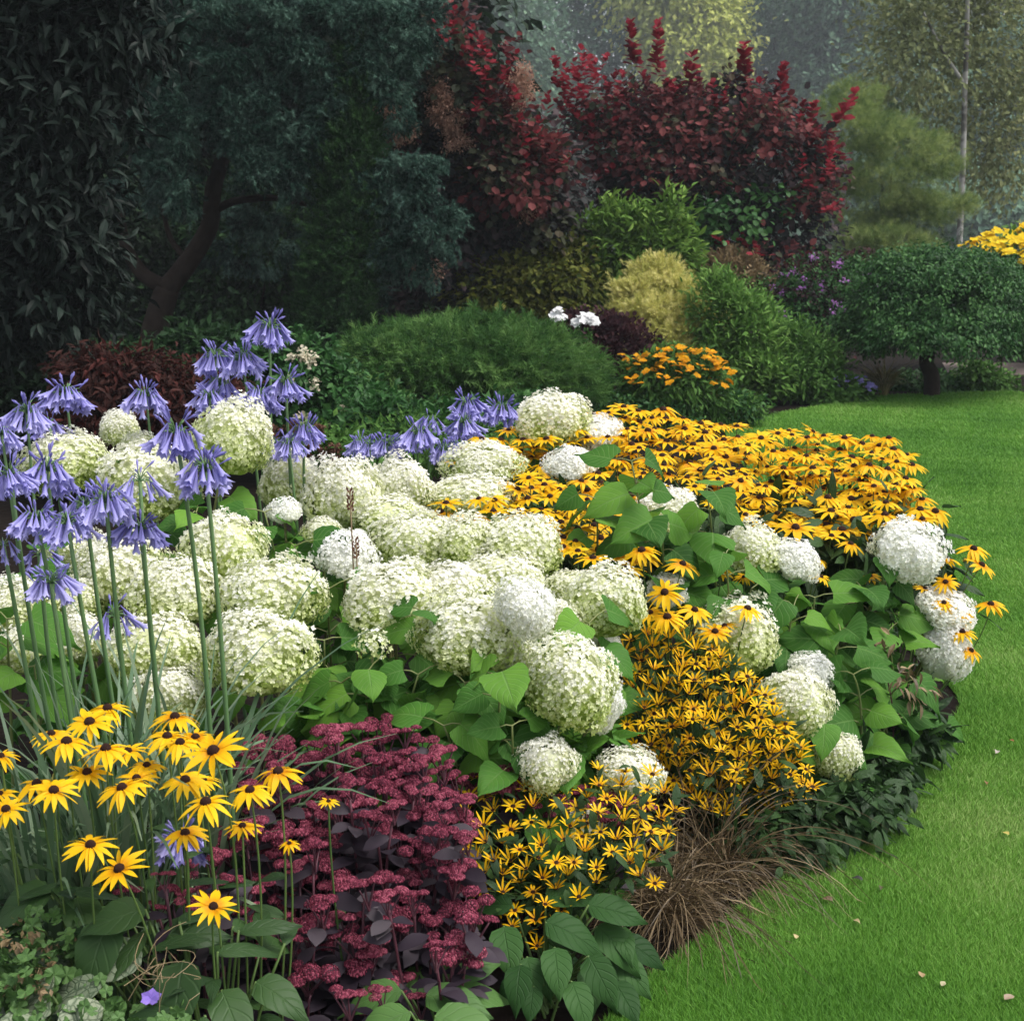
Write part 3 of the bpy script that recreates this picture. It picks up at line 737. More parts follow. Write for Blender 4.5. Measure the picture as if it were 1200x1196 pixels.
# near-background, behind the bed: maple, cream-flowered shrub, fillers
d = 9
plant('japanese_maple', 'low dark red cut-leaf maple behind the blue agapanthus', 'shrub', 170, d,
      [(LANCE, [blob(150, 450, d, 130, 70), blob(110, 440, d, 80, 60), blob(215, 465, d, 130, 70), blob(170, 490, d, 190, 90), blob(240, 500, d, 120, 80), blob(120, 500, d, 120, 80)], F['maple'], 620, 20, .05, .075, dict(down=.55))], seed=80, stem_r=.02)
d = 10
plant('shade_shrub', 'mid green shrub in shade behind the red maple', 'shrub', 200, d + 1.5,
      [(LEAF4, [blob(190, 430, d + 1.5, 130, 60), blob(250, 420, d + 1.5, 110, 60), blob(290, 440, d + 1.5, 90, 80)], F['yew'], 260, 20, .08, .09, {})], seed=81, stem_r=.02)
plant('rose_shrub', 'dark leafy shrub with small cream flower clusters behind the tallest agapanthus', 'shrub', 345, d,
      [(LEAF4, [blob(345, 440, d, 120, 90), blob(310, 470, d, 90, 80), blob(385, 470, d, 90, 90), blob(350, 500, d, 150, 70)], F['weep'], 340, 20, .06, .07, {}),
       (ROUND, [blob(x_, y_, d-.5, w_, h_) for x_, y_, w_, h_ in ((352, 415, 24, 14), (365, 420, 14, 14), (355, 492, 16, 10), (405, 490, 12, 30), (385, 505, 16, 12), (340, 440, 10, 8), (372, 450, 12, 10))], F['creamflower'], 46, 10, .018, .024, dict(part='blossom'))], seed=82, stem_r=.02)
d = 7.6
plant('seedhead_plant', 'plant with round brown flower heads between the shrub and cream hydrangeas', 'plant', 375, d,
      [(LEAF4, [blob(375, 540, d, 90, 60), blob(400, 545, d, 60, 60)], F['mid'], 120, 16, .05, .06, {}),
       (LEAF2, [blob(x_, y_, d-.2, 13, 11) for x_, y_ in ((322, 505), (345, 500), (372, 503), (378, 530), (392, 523), (395, 540), (368, 520), (360, 535))], F['brownhead'], 90, 40, .008, .014, dict(part='blossom'))], seed=83, stem_r=.01)
d = 9.5
plant('undergrowth_shrub', 'dark green ground-level shrub in front of the juniper mound', 'shrub', 470, d,
      [(LEAF4, [blob(450, 500, d, 130, 60), blob(530, 510, d, 140, 60), blob(610, 500, d, 130, 60), blob(420, 480, d+.6, 80, 60)], F['weep'], 460, 18, .06, .07, {}),
       (LANCE, [blob(480, 520, d-.6, 180, 50), blob(580, 520, d-.6, 140, 50)], F['mid'], 160, 16, .05, .07, {})], seed=84, stem_r=.015)
plant('undergrowth_shrub', 'shaded leafy shrub beneath the purple elder', 'shrub', 60, d,
      [(LEAF4, [blob(60, 470, d+.5, 180, 90), blob(0, 470, d+.5, 120, 100), blob(90, 520, d, 160, 80)], F['dark'], 300, 18, .07, .08, {})], seed=85, stem_r=.015)
d = 12.6
plant('border_plant', 'low dark leafy plant at the foot of the orange daisies', 'plant', 860, d,
      [(LEAF4, [blob(700, 480, d-.3, 120, 50), blob(860, 480, d, 60, 30), blob(760, 490, d-.4, 120, 40)], F['weep'], 230, 18, .05, .06, {}),
       (LANCE, [blob(870, 478, d, 50, 26)], F['mid'], 50, 14, .04, .06, {})], seed=86, stem_r=.01)
# bladed leaves poking up behind the juniper
b = at(505, 395, 13.4); b[2] = 0
o = thing('iris_plant', b, 'thin upright green iris blades behind the juniper mound', 'plant')
shift(tuft(MB(), b + np.array([-.25, 0, 0]), 22, .95, .35, .012, g, stiff=.9), b).build('foliage', F['lime'], o)

# ================================================================== THE FRONT BED
G = np.random.default_rng(2024)

# ------------------------------------------------------------------ shared flower meshes
SEPAL = Tpl([(0, 0, 0), (-.26, .30, .10), (0, .62, .16), (.26, .30, .10)], [], [(0, 3, 2, 1)])
def floret_tpl():
    V, q = [(0, 0, 0)], []
    for i in range(4):
        a = i * math.pi / 2
        c, s = math.cos(a), math.sin(a)
        k = len(V)
        for x, y, z in ((-.27, .30, .05), (0, .62, .22), (.27, .30, .07)):
            V.append((c*x - s*y, s*x + c*y, z))
        q.append((0, k+2, k+1, k))
    return Tpl(V, [], q)
FLORET = floret_tpl()

def hydra_head(name, m, n, fs, seed, sparse=False):
    g = np.random.default_rng(seed)
    mb = MB()
    i = np.arange(n) + .5
    z = 1 - i / n * (1.72 if not sparse else 1.2)
    a = i * 2.39996 + g.normal(0, .12, n)
    rr = np.sqrt(np.maximum(0, 1 - z*z))
    U = np.stack([rr*np.cos(a), rr*np.sin(a), z], 1)
    ph = g.uniform(0, 6.28, 6)
    lump = 1 + .06*np.sin(6*U[:, 0] + ph[5]) + .04*np.sin(3*a+2*z) + .055*np.sin(4*a + ph[0] + 3*z) + .06*np.sin(6*z + ph[1]) + .05*np.sin(2*a + ph[2]) + .045*np.sin(9*U[:, 0] + ph[3]) * np.sin(9*U[:, 1] + ph[4])
    kd = unit(26, g); kr = g.uniform(.92, 1.10, 26)
    cs = U @ kd.T; nb = cs.argmax(1); lump = lump * kr[nb] * (1 - .30 * (1 - cs.max(1)))
    q0 = g.uniform(.86, 1.07, n); r = lump * (q0 if not sparse else g.uniform(.7, 1.0, n))
    P = U * r[:, None]
    P[:, 2] = np.where(P[:, 2] < 0, P[:, 2] * .80, P[:, 2])
    P[:, :2] *= np.clip(1.02 + .10 * np.minimum(P[:, 2:3], 0.2), .7, 1.1)
    D = unit(n, g)
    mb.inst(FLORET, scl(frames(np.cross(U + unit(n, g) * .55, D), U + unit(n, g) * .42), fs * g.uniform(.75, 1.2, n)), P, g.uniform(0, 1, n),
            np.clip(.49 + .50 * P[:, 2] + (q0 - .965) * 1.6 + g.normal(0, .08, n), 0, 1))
    # added solid core, green to cream, that blocks light through the head
    k, nn = 9, 14
    th = np.arange(nn) / nn * 2 * math.pi
    zz = np.linspace(-.66, .90, k)
    rad = np.sqrt(1 - (zz / .95)**2 * .98) * (.80 if not sparse else .3)
    V = np.stack([np.outer(rad, np.cos(th)), np.outer(rad, np.sin(th)), np.repeat(zz[:, None] * (.95 if not sparse else .4), nn, 1)], 2).reshape(-1, 3)
    q = [[r_*nn+j, r_*nn+(j+1) % nn, (r_+1)*nn+(j+1) % nn, (r_+1)*nn+j] for r_ in range(k-1) for j in range(nn)]
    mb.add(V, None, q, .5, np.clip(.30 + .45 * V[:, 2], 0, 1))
    mb.tube(np.array([[0, 0, -.95], [0, 0, -.3]]), [.06, .05], 6)
    return mb.mesh(name, m)
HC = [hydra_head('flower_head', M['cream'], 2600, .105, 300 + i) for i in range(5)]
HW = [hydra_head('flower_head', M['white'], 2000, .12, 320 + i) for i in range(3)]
HS = [hydra_head('flower_head', M['cream'], 90, .26, 340, True)]

def leaf_pairs(mb, P, n_nodes, size, g, start=.12, gap=.11, lean_cam=.35, tps=None, r=None):
    """opposite leaf pairs down a cane polyline P (top last)"""
    tps = tps or HY
    seg = np.linalg.norm(np.diff(P, axis=0), axis=1)
    cum = np.concatenate([[0], np.cumsum(seg)])
    a0 = g.uniform(0, math.pi)
    for k in range(n_nodes):
        s = cum[-1] - start - k * gap * g.uniform(.8, 1.2)
        if s < .08: break
        p = np.array([np.interp(s, cum, P[:, i]) for i in range(3)])
        for sgn in (0, math.pi):
            a = a0 + k * math.pi / 2 + sgn + g.normal(0, .35)
            L_ = size * g.uniform(.7, 1.15)
            o = np.array([math.cos(a), math.sin(a), 0])
            tip = p + o * .05 * g.uniform(.6, 1.4) + np.array([0, 0, g.uniform(0, .03)])
            mb2.tube(np.array([p, (p + tip) / 2 + [0, 0, .004], tip]), [.0022, .002, .0016], 4)
            D = o + np.array([0, 0, g.uniform(-.75, .25)])
            Nn = np.array([0, -lean_cam, 1.]) + o * .35 + g.normal(0, .25, 3)
            tp = tps[g.integers(len(tps))]
            mb.inst(tp, scl(frames(D[None], Nn[None]), np.array([L_])), tip[None], np.array([g.uniform(0, 1) if r is None else r]))

mb2 = None
def cane(head, wpx, hpx, px, py, d, kind, label, lean=0.0, tilt=.25, nodes=4, lsize=.125, group='hydrangea flower heads', bend=.10):
    global mb2
    m = mpp(py, d)
    c = at(px, py, d)
    rx, rz = wpx / 2 * m, hpx / 2 * m
    ax = nrm(np.array([lean, -tilt + G.normal(0, .08), 1.0]))
    neck = c - ax * rz * .8
    base = np.array([neck[0] - lean * .25 + G.normal(0, .07), d + .06 + abs(G.normal(0, .08)), 0.0])
    o = thing('hydrangea_flower', base, label, 'flower', group)
    P = curve(base, neck - ax * np.array([1, 1, 1]) * max(.15, neck[2] * .45), neck, 12)
    mb2 = MB(); ml = MB()
    mb2.tube(P, np.linspace(.0062, .0040, len(P)), 6, r=G.uniform(0, 1))
    leaf_pairs(ml, P, nodes, lsize, G, start=.09)
    shift(mb2, base).build('stem', M['hystem'], o, True)
    shift(ml, base).build('foliage', M['hyleaf'], o, True)
    h = link('flower_head', head, o)
    h.location = c - base
    h.scale = (rx * 1.07, rx * 1.03, rz * 1.10)
    h.rotation_mode = 'QUATERNION'
    q = Vector((0, 0, 1)).rotation_difference(Vector(ax))
    from mathutils import Quaternion
    h.rotation_quaternion = q @ Quaternion((0, 0, 1), G.uniform(0, 6.28))
    return o

def dh(py): return float(np.interp(py, [480, 560, 600, 650, 700, 770, 830, 900], [5.6, 4.9, 4.55, 4.15, 3.9, 3.5, 3.3, 3.2]))

# px, py, width, height, kind, depth (0 = by row), lean, label
HYD = [
 (272, 519, 84, 88, 'c', 4.3, .35, 'tall cream hydrangea head tilted over beside the highest agapanthus cluster'),
 (140, 504, 43, 39, 'c', 5.3, 0, 'small cream hydrangea head standing alone against the dark red maple'),
 (163, 522, 36, 27, 'c', 5.0, 0, 'very small cream hydrangea head peeping over a larger cream one'),
 (75, 547, 90, 72, 'c', 4.5, -.1, 'big cream hydrangea head behind the blue agapanthus at the bed\'s outer end'),
 (176, 568, 106, 84, 'c', 4.4, .1, 'widest cream hydrangea head just behind the tallest slim agapanthus stem'),
 (341, 572, 66, 72, 'c', 4.6, 0, 'greenish cream hydrangea head behind two thin agapanthus stems'),
 (333, 600, 38, 28, 'w', 4.2, 0, 'small white hydrangea head tucked beneath a greenish cream one'),
 (403, 585, 84, 86, 'c', 4.5, 0, 'cream hydrangea head behind the dry seed stalks'),
 (264, 651, 92, 90, 'c', 3.95, 0, 'round green-tinged hydrangea head behind the second slim agapanthus stem'),
 (321, 703, 108, 84, 'c', 3.7, 0, 'broad lime-shaded hydrangea head above the one in front of strap leaves'),
 (304, 771, 111, 94, 'c', 3.4, 0, 'large round hydrangea head directly above the strap leaf tips and red sedum'),
 (140, 672, 94, 76, 'c', 3.9, -.1, 'cream-white hydrangea head crossed by three agapanthus stems'),
 (207, 699, 94, 76, 'c', 3.75, .1, 'cream hydrangea head crossed by the tallest agapanthus stem'),
 (184, 763, 102, 76, 'c', 3.55, 0, 'pale green hydrangea head low behind the agapanthus stems'),
 (197, 820, 80, 68, 'c', 3.4, 0, 'lowest cream hydrangea head half hidden by strap leaves'),
 (22, 712, 78, 62, 'c', 3.7, -.1, 'cream hydrangea head above a big pale leaf at the bed\'s outer end'),
 (28, 765, 66, 54, 'c', 3.5, -.1, 'greenish hydrangea head sunk beneath a pale leaf behind strap leaves'),
 (92, 750, 62, 58, 'c', 3.65, 0, 'small cream hydrangea head between crowded agapanthus stems'),
 (95, 704, 54, 48, 'c', 3.8, 0, 'small cream hydrangea head just beneath the low drooping agapanthus'),
 (84, 645, 62, 52, 'c', 4.1, 0, 'greenish small hydrangea head behind the paired agapanthus flowers'),
 (378, 624, 42, 28, 'c', 4.2, 0, 'pale little hydrangea head half covered by a green leaf'),
 (405, 650, 66, 47, 'w', 4.0, .1, 'pure white hydrangea head behind the dry seed stalks'),
 (470, 573, 68, 62, 'c', 4.75, .15, 'greenish cream hydrangea head in front of the far blue agapanthus'),
 (456, 607, 80, 46, 'c', 4.45, 0, 'flattened cream hydrangea head under the greenish far one'),
 (488, 640, 94, 72, 'c', 4.15, 0, 'large cream hydrangea head next to the first yellow daisies'),
 (545, 638, 66, 60, 'c', 4.1, 0, 'cream hydrangea head wedged between two larger cream ones'),
 (610, 646, 94, 74, 'c', 4.1, .1, 'large cream hydrangea head immediately below the golden daisies'),
 (460, 706, 106, 82, 'c', 3.75, -.05, 'broad green-tinged hydrangea head above the open lacy one'),
 (532, 692, 88, 58, 'c', 3.85, 0, 'cream hydrangea head in the middle of the crowded row'),
 (594, 681, 88, 62, 'c', 3.95, .1, 'cream hydrangea head behind the pure white nodding one'),
 (548, 748, 112, 84, 'c', 3.55, 0, 'large lime-shaded hydrangea head beside the pure white nodding one'),
 (615, 715, 68, 62, 'w', 3.45, .75, 'pure white nodding hydrangea head on a long slanting cane'),
 (655, 736, 58, 54, 'c', 3.7, .1, 'small greenish hydrangea head behind the nodding white one'),
 (598, 772, 70, 54, 'c', 3.55, 0, 'lime-green hydrangea head underneath the nodding white one'),
 (668, 695, 56, 48, 'c', 3.95, -.1, 'small cream side lobe hydrangea head beside the large leaf'),
 (708, 710, 88, 82, 'c', 3.8, .1, 'large round cream hydrangea head under the lowest golden daisies'),
 (667, 805, 106, 98, 'c', 3.35, .2, 'biggest hydrangea head of the front row next to the small yellow daisies'),
 (703, 832, 42, 70, 'w', 3.45, .5, 'white hydrangea head showing along the flank of the biggest front one'),
 (642, 897, 64, 66, 'c', 3.25, 0, 'yellow-green hydrangea head just above the red sedum'),
 (738, 908, 70, 50, 'c', 3.4, .2, 'low cream hydrangea head beside the brown grass and small yellow daisies'),
 (686, 978, 56, 58, 'c', 3.3, .2, 'lowest white hydrangea head buried among small yellow daisies'),
 (648, 494, 82, 58, 'c', 5.7, 0, 'farthest cream hydrangea head at the crest of the golden daisies'),
 (566, 546, 80, 46, 'c', 5.2, 0, 'greenish hydrangea head behind the far blue agapanthus'),
 (550, 585, 96, 50, 'c', 4.8, 0, 'wide cream hydrangea head at the edge of the golden daisies'),
 (703, 507, 52, 32, 'w', 5.75, 0, 'white hydrangea head glimpsed between golden daisy flowers'),
 (668, 545, 54, 34, 'w', 5.3, 0, 'white hydrangea head sunk amid the golden daisies'),
 (782, 607, 76, 60, 'c', 4.75, 0, 'white hydrangea head behind the leafy shoots among golden daisies'),
 (880, 650, 72, 62, 'c', 4.5, -.1, 'cream hydrangea head with a pointed white one beside it'),
 (932, 658, 54, 40, 'w', 4.45, .6, 'pointed white hydrangea head leaning toward the lawn'),
 (1064, 648, 80, 68, 'w', 4.5, .5, 'pure white nodding hydrangea head highest at the lawn side'),
 (1108, 714, 64, 40, 'w', 4.6, .2, 'flat white hydrangea head with yellow daisies in front by the lawn'),
 (1106, 767, 56, 68, 'w', 4.55, .3, 'pure white oval hydrangea head overhanging the lawn'),
 (862, 750, 94, 88, 'c', 4.15, .3, 'large cream hydrangea head rising behind the small yellow daisies'),
 (932, 826, 80, 76, 'c', 3.95, .35, 'cream hydrangea head hugging the flank of the small yellow daisies'),
 (980, 889, 54, 58, 'c', 3.95, .3, 'small cream hydrangea head nearest the lawn edge'),
 (782, 693, 46, 28, 'w', 4.2, 0, 'small white hydrangea head behind a single yellow daisy'),
 (705, 757, 42, 28, 'w', 3.85, .1, 'pale hydrangea head under the large round one by the small daisies'),
 (952, 786, 48, 34, 'w', 4.15, .3, 'white hydrangea head half hidden by a big green leaf'),
 (437, 757, 44, 34, 's', 3.5, .1, 'open lacy hydrangea head with sparse florets above dark leaves'),
]
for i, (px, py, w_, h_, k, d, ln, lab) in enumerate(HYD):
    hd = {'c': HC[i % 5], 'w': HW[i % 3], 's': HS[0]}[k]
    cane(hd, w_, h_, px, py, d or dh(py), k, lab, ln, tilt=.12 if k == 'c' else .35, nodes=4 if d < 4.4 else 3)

# leafy shoots without a head: px, py of the tip, depth, pairs, leaf length, label
SHOOTS = [
 (430, 788, 3.45, 4, .14, 'leafy hydrangea shoot with one big heart-shaped leaf above the red sedum'),
 (490, 790, 3.45, 4, .13, 'leafy hydrangea shoot amid the dark leaves under the front hydrangeas'),
 (545, 800, 3.4, 4, .14, 'leafy hydrangea shoot under the nodding white head'),
 (585, 795, 3.3, 4, .13, 'leafy hydrangea shoot beside the slanting cane'),
 (600, 850, 3.25, 3, .12, 'leafy hydrangea shoot next to the yellow-green head'),
 (400, 800, 3.5, 4, .12, 'leafy hydrangea shoot between red sedum and round cream head'),
 (520, 850, 3.3, 3, .13, 'leafy hydrangea shoot lowest above the red sedum'),
 (310, 600, 4.15, 4, .14, 'leafy hydrangea shoot beside the tall tilted cream head'),
 (345, 640, 4.0, 4, .14, 'leafy hydrangea shoot below the small white head'),
 (385, 690, 3.8, 4, .13, 'leafy hydrangea shoot in front of the white head with dry stalks'),
 (380, 750, 3.6, 4, .13, 'leafy hydrangea shoot next to the broad lime-shaded head'),
 (740, 540, 4.3, 4, .15, 'tall leafy hydrangea shoot standing above the golden daisies'),
 (700, 585, 4.3, 3, .13, 'leafy hydrangea shoot leaning into the golden daisies'),
 (828, 572, 4.35, 4, .15, 'tall leafy hydrangea shoot before the golden daisy mass'),
 (775, 618, 4.25, 3, .15, 'dark leafy hydrangea shoot in the gap between daisies'),
 (850, 650, 4.2, 3, .13, 'leafy hydrangea shoot by the cream head with a pointed neighbour'),
 (880, 690, 4.3, 3, .13, 'leafy hydrangea shoot behind the large cream head'),
 (955, 700, 4.35, 4, .14, 'leafy hydrangea shoot in the middle of the lawn-side leaves'),
 (930, 710, 4.25, 3, .13, 'leafy hydrangea shoot above the flank cream head'),
 (1010, 690, 4.4, 4, .15, 'leafy hydrangea shoot with broad bright leaf below the nodding white head'),
 (1035, 660, 4.5, 4, .14, 'leafy hydrangea shoot holding leaves around the nodding white head'),
 (985, 740, 4.2, 4, .15, 'leafy hydrangea shoot in front on the lawn-side slope'),
 (1040, 740, 4.4, 4, .14, 'leafy hydrangea shoot next to the oval white head'),
 (1000, 790, 4.1, 4, .14, 'leafy hydrangea shoot above the small cream head nearest the lawn'),
 (1060, 800, 4.3, 4, .14, 'leafy hydrangea shoot beneath the oval white head'),
 (1040, 845, 4.15, 3, .13, 'low leafy hydrangea shoot spreading toward the lawn'),
 (965, 850, 3.95, 3, .12, 'low leafy hydrangea shoot beside the flank cream head'),
 (1085, 850, 4.4, 3, .11, 'low leafy hydrangea shoot at the lawn edge'),
 (690, 730, 3.6, 3, .12, 'leafy hydrangea shoot in front of the large round cream head'),
 (8, 725, 3.3, 2, .15, 'hydrangea shoot with a single pale leaf behind strap leaves'),
 (50, 660, 3.8, 3, .14, 'leafy hydrangea shoot behind the drooping agapanthus flowers'),
 (40, 780, 3.3, 3, .14, 'leafy hydrangea shoot low behind the strap leaves'),
 (230, 600, 4.1, 3, .12, 'leafy hydrangea shoot between two slim agapanthus stems'),
 (500, 720, 3.6, 2, .11, 'leafy hydrangea shoot between two broad green-tinged heads'),
]
for px, py, d, nn, ls, lab in SHOOTS:
    top = at(px, py, d)
    base = np.array([top[0] + G.normal(0, .06), d + abs(G.normal(.05, .06)), 0])
    o = thing('hydrangea_shoot_plant', base, lab, 'leafy shoot', 'leafy hydrangea shoots')
    P = curve(base, (base + top) / 2 + np.array([G.normal(0, .05), .06, .08]), top, 12)
    mb2 = MB(); ml = MB()
    mb2.tube(P, np.linspace(.006, .0025, len(P)), 6, r=.3)
    leaf_pairs(ml, P, nn + 1, ls, G, start=.0, gap=.075, lean_cam=.75)
    shift(mb2, base).build('stem', M['hystem'], o, True)
    shift(ml, base).build('foliage', M['hyleaf'], o, True)

# ------------------------------------------------------------------ agapanthus
def aga_floret(open_=1.0, curl=.0):
    ys = [0, .25, .55, .8, .93]
    rr = [.030, .046, .078, .115, .15 * open_ + .02]
    n = 6; V, q, tri, t = [], [], [], []
    for i, (y, r_) in enumerate(zip(ys, rr)):
        for j in range(n):
            a = j / n * 2 * math.pi
            V.append((r_ * math.cos(a), y, r_ * math.sin(a))); t.append(.15 + .75 * y)
    for i in range(len(ys)-1):
        for j in range(n):
            q.append((i*n+j, i*n+(j+1) % n, (i+1)*n+(j+1) % n, (i+1)*n+j))
    for j in range(n):
        a = (j + .5) / n * 2 * math.pi
        k = len(V)
        R_ = rr[-1] + .09 * open_
        V.append((R_ * math.cos(a), 1.06, R_ * math.sin(a))); t.append(1.0)
        tri.append(((len(ys)-1)*n+j, (len(ys)-1)*n+(j+1) % n, k))
    return Tpl(V, tri, q, t)
AF = aga_floret(1.0); AB = aga_floret(.25)

def aga_head(n, seed, sparse=False):
    """unit: the umbel is about 1 wide; origin at the stem top"""
    g = np.random.default_rng(seed)
    mb, mp = MB(), MB()
    for i in range(n):
        a = i * 2.4 + g.normal(0, .25)
        up = g.uniform(-.1, 1.0)
        o = np.array([math.cos(a), math.sin(a), 0])
        bud = g.uniform() < (.20 if not sparse else .35) or up > .93
        pl = g.uniform(.20, .34)
        pd = nrm(o * (1 - .55 * max(up, 0)) + np.array([0, 0, up * .95]))
        p1 = pd * pl
        L_ = g.uniform(.42, .54)
        if bud and up > .3:
            D = nrm(o * .6 + np.array([0, 0, g.uniform(.25, 1.1)]) + g.normal(0, .15, 3)); L_ *= .6; tp = AB
        else:
            D = nrm(o * g.uniform(.15, .95) + np.array([0, 0, -1.0]) + g.normal(0, .10, 3)); tp = AF
        mid = pd * pl * .6 + np.array([0, 0, .04])
        mp.tube(np.array([np.zeros(3), mid, p1]), [.012, .011, .012], 4)
        S = np.diag([L_ * .92, L_, L_ * .92])
        mb.inst(tp, frames(D[None], unit(1, g)) @ S, p1[None], np.array([g.uniform()]), None)
        if bud: mb.t[-1] = mb.t[-1] * .45
    return mb.mesh('flower_head', M['aga'], True), mp.mesh('stalks', M['agastem'], True)
AH = [aga_head(46, 400 + i) for i in range(5)]
AS = [aga_head(16, 420 + i, True) for i in range(2)]

AGA = [
 (206, 512, 56, 58, 2.95, 'n', 'tall slim-stemmed agapanthus before the widest cream hydrangea'),
 (241, 556, 60, 56, 2.9, 'n', 'agapanthus overlapping the foot of the tall tilted cream hydrangea'),
 (164, 566, 46, 44, 3.2, 's', 'sparse agapanthus with few florets directly above a fuller one'),
 (164, 622, 56, 42, 3.0, 'n', 'agapanthus hanging directly beneath the sparse one'),
 (55, 556, 56, 56, 3.1, 'n', 'agapanthus before the big cream hydrangea at the outer end'),
 (12, 560, 42, 50, 3.0, 'n', 'agapanthus next to the picture edge at mid height'),
 (124, 592, 58, 54, 2.95, 'n', 'broad agapanthus between the paired flowers and the sparse one'),
 (100, 596, 40, 42, 3.15, 'n', 'agapanthus tucked behind the broad one'),
 (43, 612, 50, 46, 2.95, 'n', 'outer flower of the touching agapanthus pair'),
 (79, 616, 50, 46, 2.9, 'n', 'inner flower of the touching agapanthus pair'),
 (47, 652, 38, 28, 3.05, 's', 'thin faded agapanthus under the touching pair'),
 (60, 686, 54, 44, 2.85, 'n', 'lowest full agapanthus of the near group with straight stems'),
 (134, 724, 46, 44, 3.3, 's', 'short loose agapanthus behind the stems at hydrangea height'),
 (4, 642, 30, 38, 2.95, 's', 'half-cropped loose agapanthus at the picture edge'),
 (77, 465, 52, 42, 4.6, 'n', 'agapanthus highest at the outer end before the dark elder'),
 (31, 486, 46, 46, 4.3, 'n', 'agapanthus just outside the highest outer one'),
 (58, 500, 42, 34, 4.5, 's', 'loose agapanthus beneath the highest outer one'),
 (2, 512, 34, 38, 4.2, 'n', 'cropped agapanthus beside the outer cream hydrangea'),
 (171, 467, 43, 40, 5.0, 'n', 'lone agapanthus standing against the dark red maple'),
 (316, 388, 44, 42, 4.8, 'n', 'topmost agapanthus rising above all other flowers'),
 (253, 422, 42, 40, 4.9, 'n', 'outer agapanthus of the pair under the topmost flower'),
 (284, 425, 42, 40, 4.8, 'n', 'inner agapanthus of the pair under the topmost flower'),
 (257, 453, 40, 38, 4.85, 'n', 'agapanthus sandwiched in the stacked far cluster'),
 (246, 469, 40, 36, 4.75, 'n', 'agapanthus lowest in the stacked far cluster above the tilted cream head'),
 (304, 467, 42, 38, 4.6, 'n', 'agapanthus beside the crown of the tall tilted cream hydrangea'),
 (335, 452, 42, 40, 4.5, 'n', 'agapanthus between the topmost one and the low trio'),
 (356, 507, 38, 38, 4.5, 'n', 'uppermost of the low agapanthus trio near brown seed heads'),
 (338, 523, 34, 32, 4.4, 'n', 'lowest of the low agapanthus trio near brown seed heads'),
 (318, 522, 28, 30, 4.6, 'n', 'agapanthus of the low trio touching the tilted cream hydrangea'),
 (421, 523, 26, 28, 5.9, 'n', 'outermost of three small far agapanthus in a row'),
 (434, 525, 24, 26, 5.8, 'n', 'middle of three small far agapanthus in a row'),
 (453, 523, 32, 30, 5.7, 'n', 'innermost of three small far agapanthus in a row'),
 (490, 510, 40, 38, 5.7, 'n', 'far agapanthus with clear stems beside the stacked far pair'),
 (504, 494, 28, 28, 5.9, 's', 'loose far agapanthus above the one with clear stems'),
 (548, 478, 38, 36, 6.0, 'n', 'topmost of the far stacked agapanthus before the juniper'),
 (544, 498, 38, 36, 5.9, 'n', 'middle of the far stacked agapanthus before the juniper'),
 (537, 527, 30, 32, 5.8, 'n', 'lowest of the far stacked agapanthus before the juniper'),
 (520, 530, 26, 28, 5.7, 'n', 'small far agapanthus at the foot of the far stack'),
 (589, 483, 38, 36, 6.1, 'n', 'lone far agapanthus closest to the golden daisies'),
 (212, 988, 52, 46, 2.72, 'n', 'low agapanthus drooping under a black-eyed susan'),
]
for i, (px, py, w_, h_, d, k, lab) in enumerate(AGA):
    m = mpp(py, d)
    W = max(w_ * 1.10 * m, .045)
    c = at(px, py - h_ * .06, d)          # umbel centre
    near = d < 3.6
    if near and py < 900:
        gx, gy = at(px, 400, d)[0] * .80 + .15 * at(110, 400, d)[0] + G.normal(0, .03), d + .12
    else:
        gx, gy = c[0] + G.normal(0, .04), d + .08
    base = np.array([gx, gy, 0])
    o = thing('agapanthus_flower', base, lab, 'flower', 'blue agapanthus flowers')
    P = curve(base, np.array([c[0] * .8 + gx * .2 + G.normal(0, .022), d + .03, c[2] * .6]), c, 10)
    rad = np.linspace(.0068, .0044, 10) * (1 if near else .95)
    shift(MB().tube(P, rad, 7, r=G.uniform()), base).build('stem', M['agastem'], o, True)
    hm, pm = (AS[i % 2] if k == 's' else AH[i % 5])
    for nm, me in (('flower_head', hm), ('stalk', pm)):
        h = link(nm, me, o)
        h.location = c - base
        h.scale = (W, W, h_ * 1.08 * m * 1.02)
        h.rotation_euler = (G.normal(0, .08), G.normal(0, .08), G.uniform(0, 6.28))
        if nm == 'flower_head': hh = h
        else:
            h.rotation_euler = hh.rotation_euler
# strap leaves: two clumps
for (px, d, n, L_, lab) in ((105, 2.95, 130, 1.02, 'clump of grey-green strap leaves at the foot of the near agapanthus'), (205, 3.08, 90, .95, 'clump of arching strap leaves behind the black-eyed susans and under the round hydrangea'), (10, 2.8, 90, .95, 'clump of strap leaves at the very edge under the black-eyed susans')):
    b = at(px, 400, d); b[2] = 0
    o = thing('agapanthus_plant', b, lab, 'plant', 'agapanthus leaf clumps')
    mb = MB()
    g = np.random.default_rng(int(px))
    tuft(mb, b, n, L_, .46, .0105, g, seg=9, stiff=.66)
    tuft(mb, b, n // 5, L_ * .7, .75, .0105, g, (-.1, .1), seg=9, stiff=.4)
    shift(mb, b).build('foliage', M['strap'], o, True)

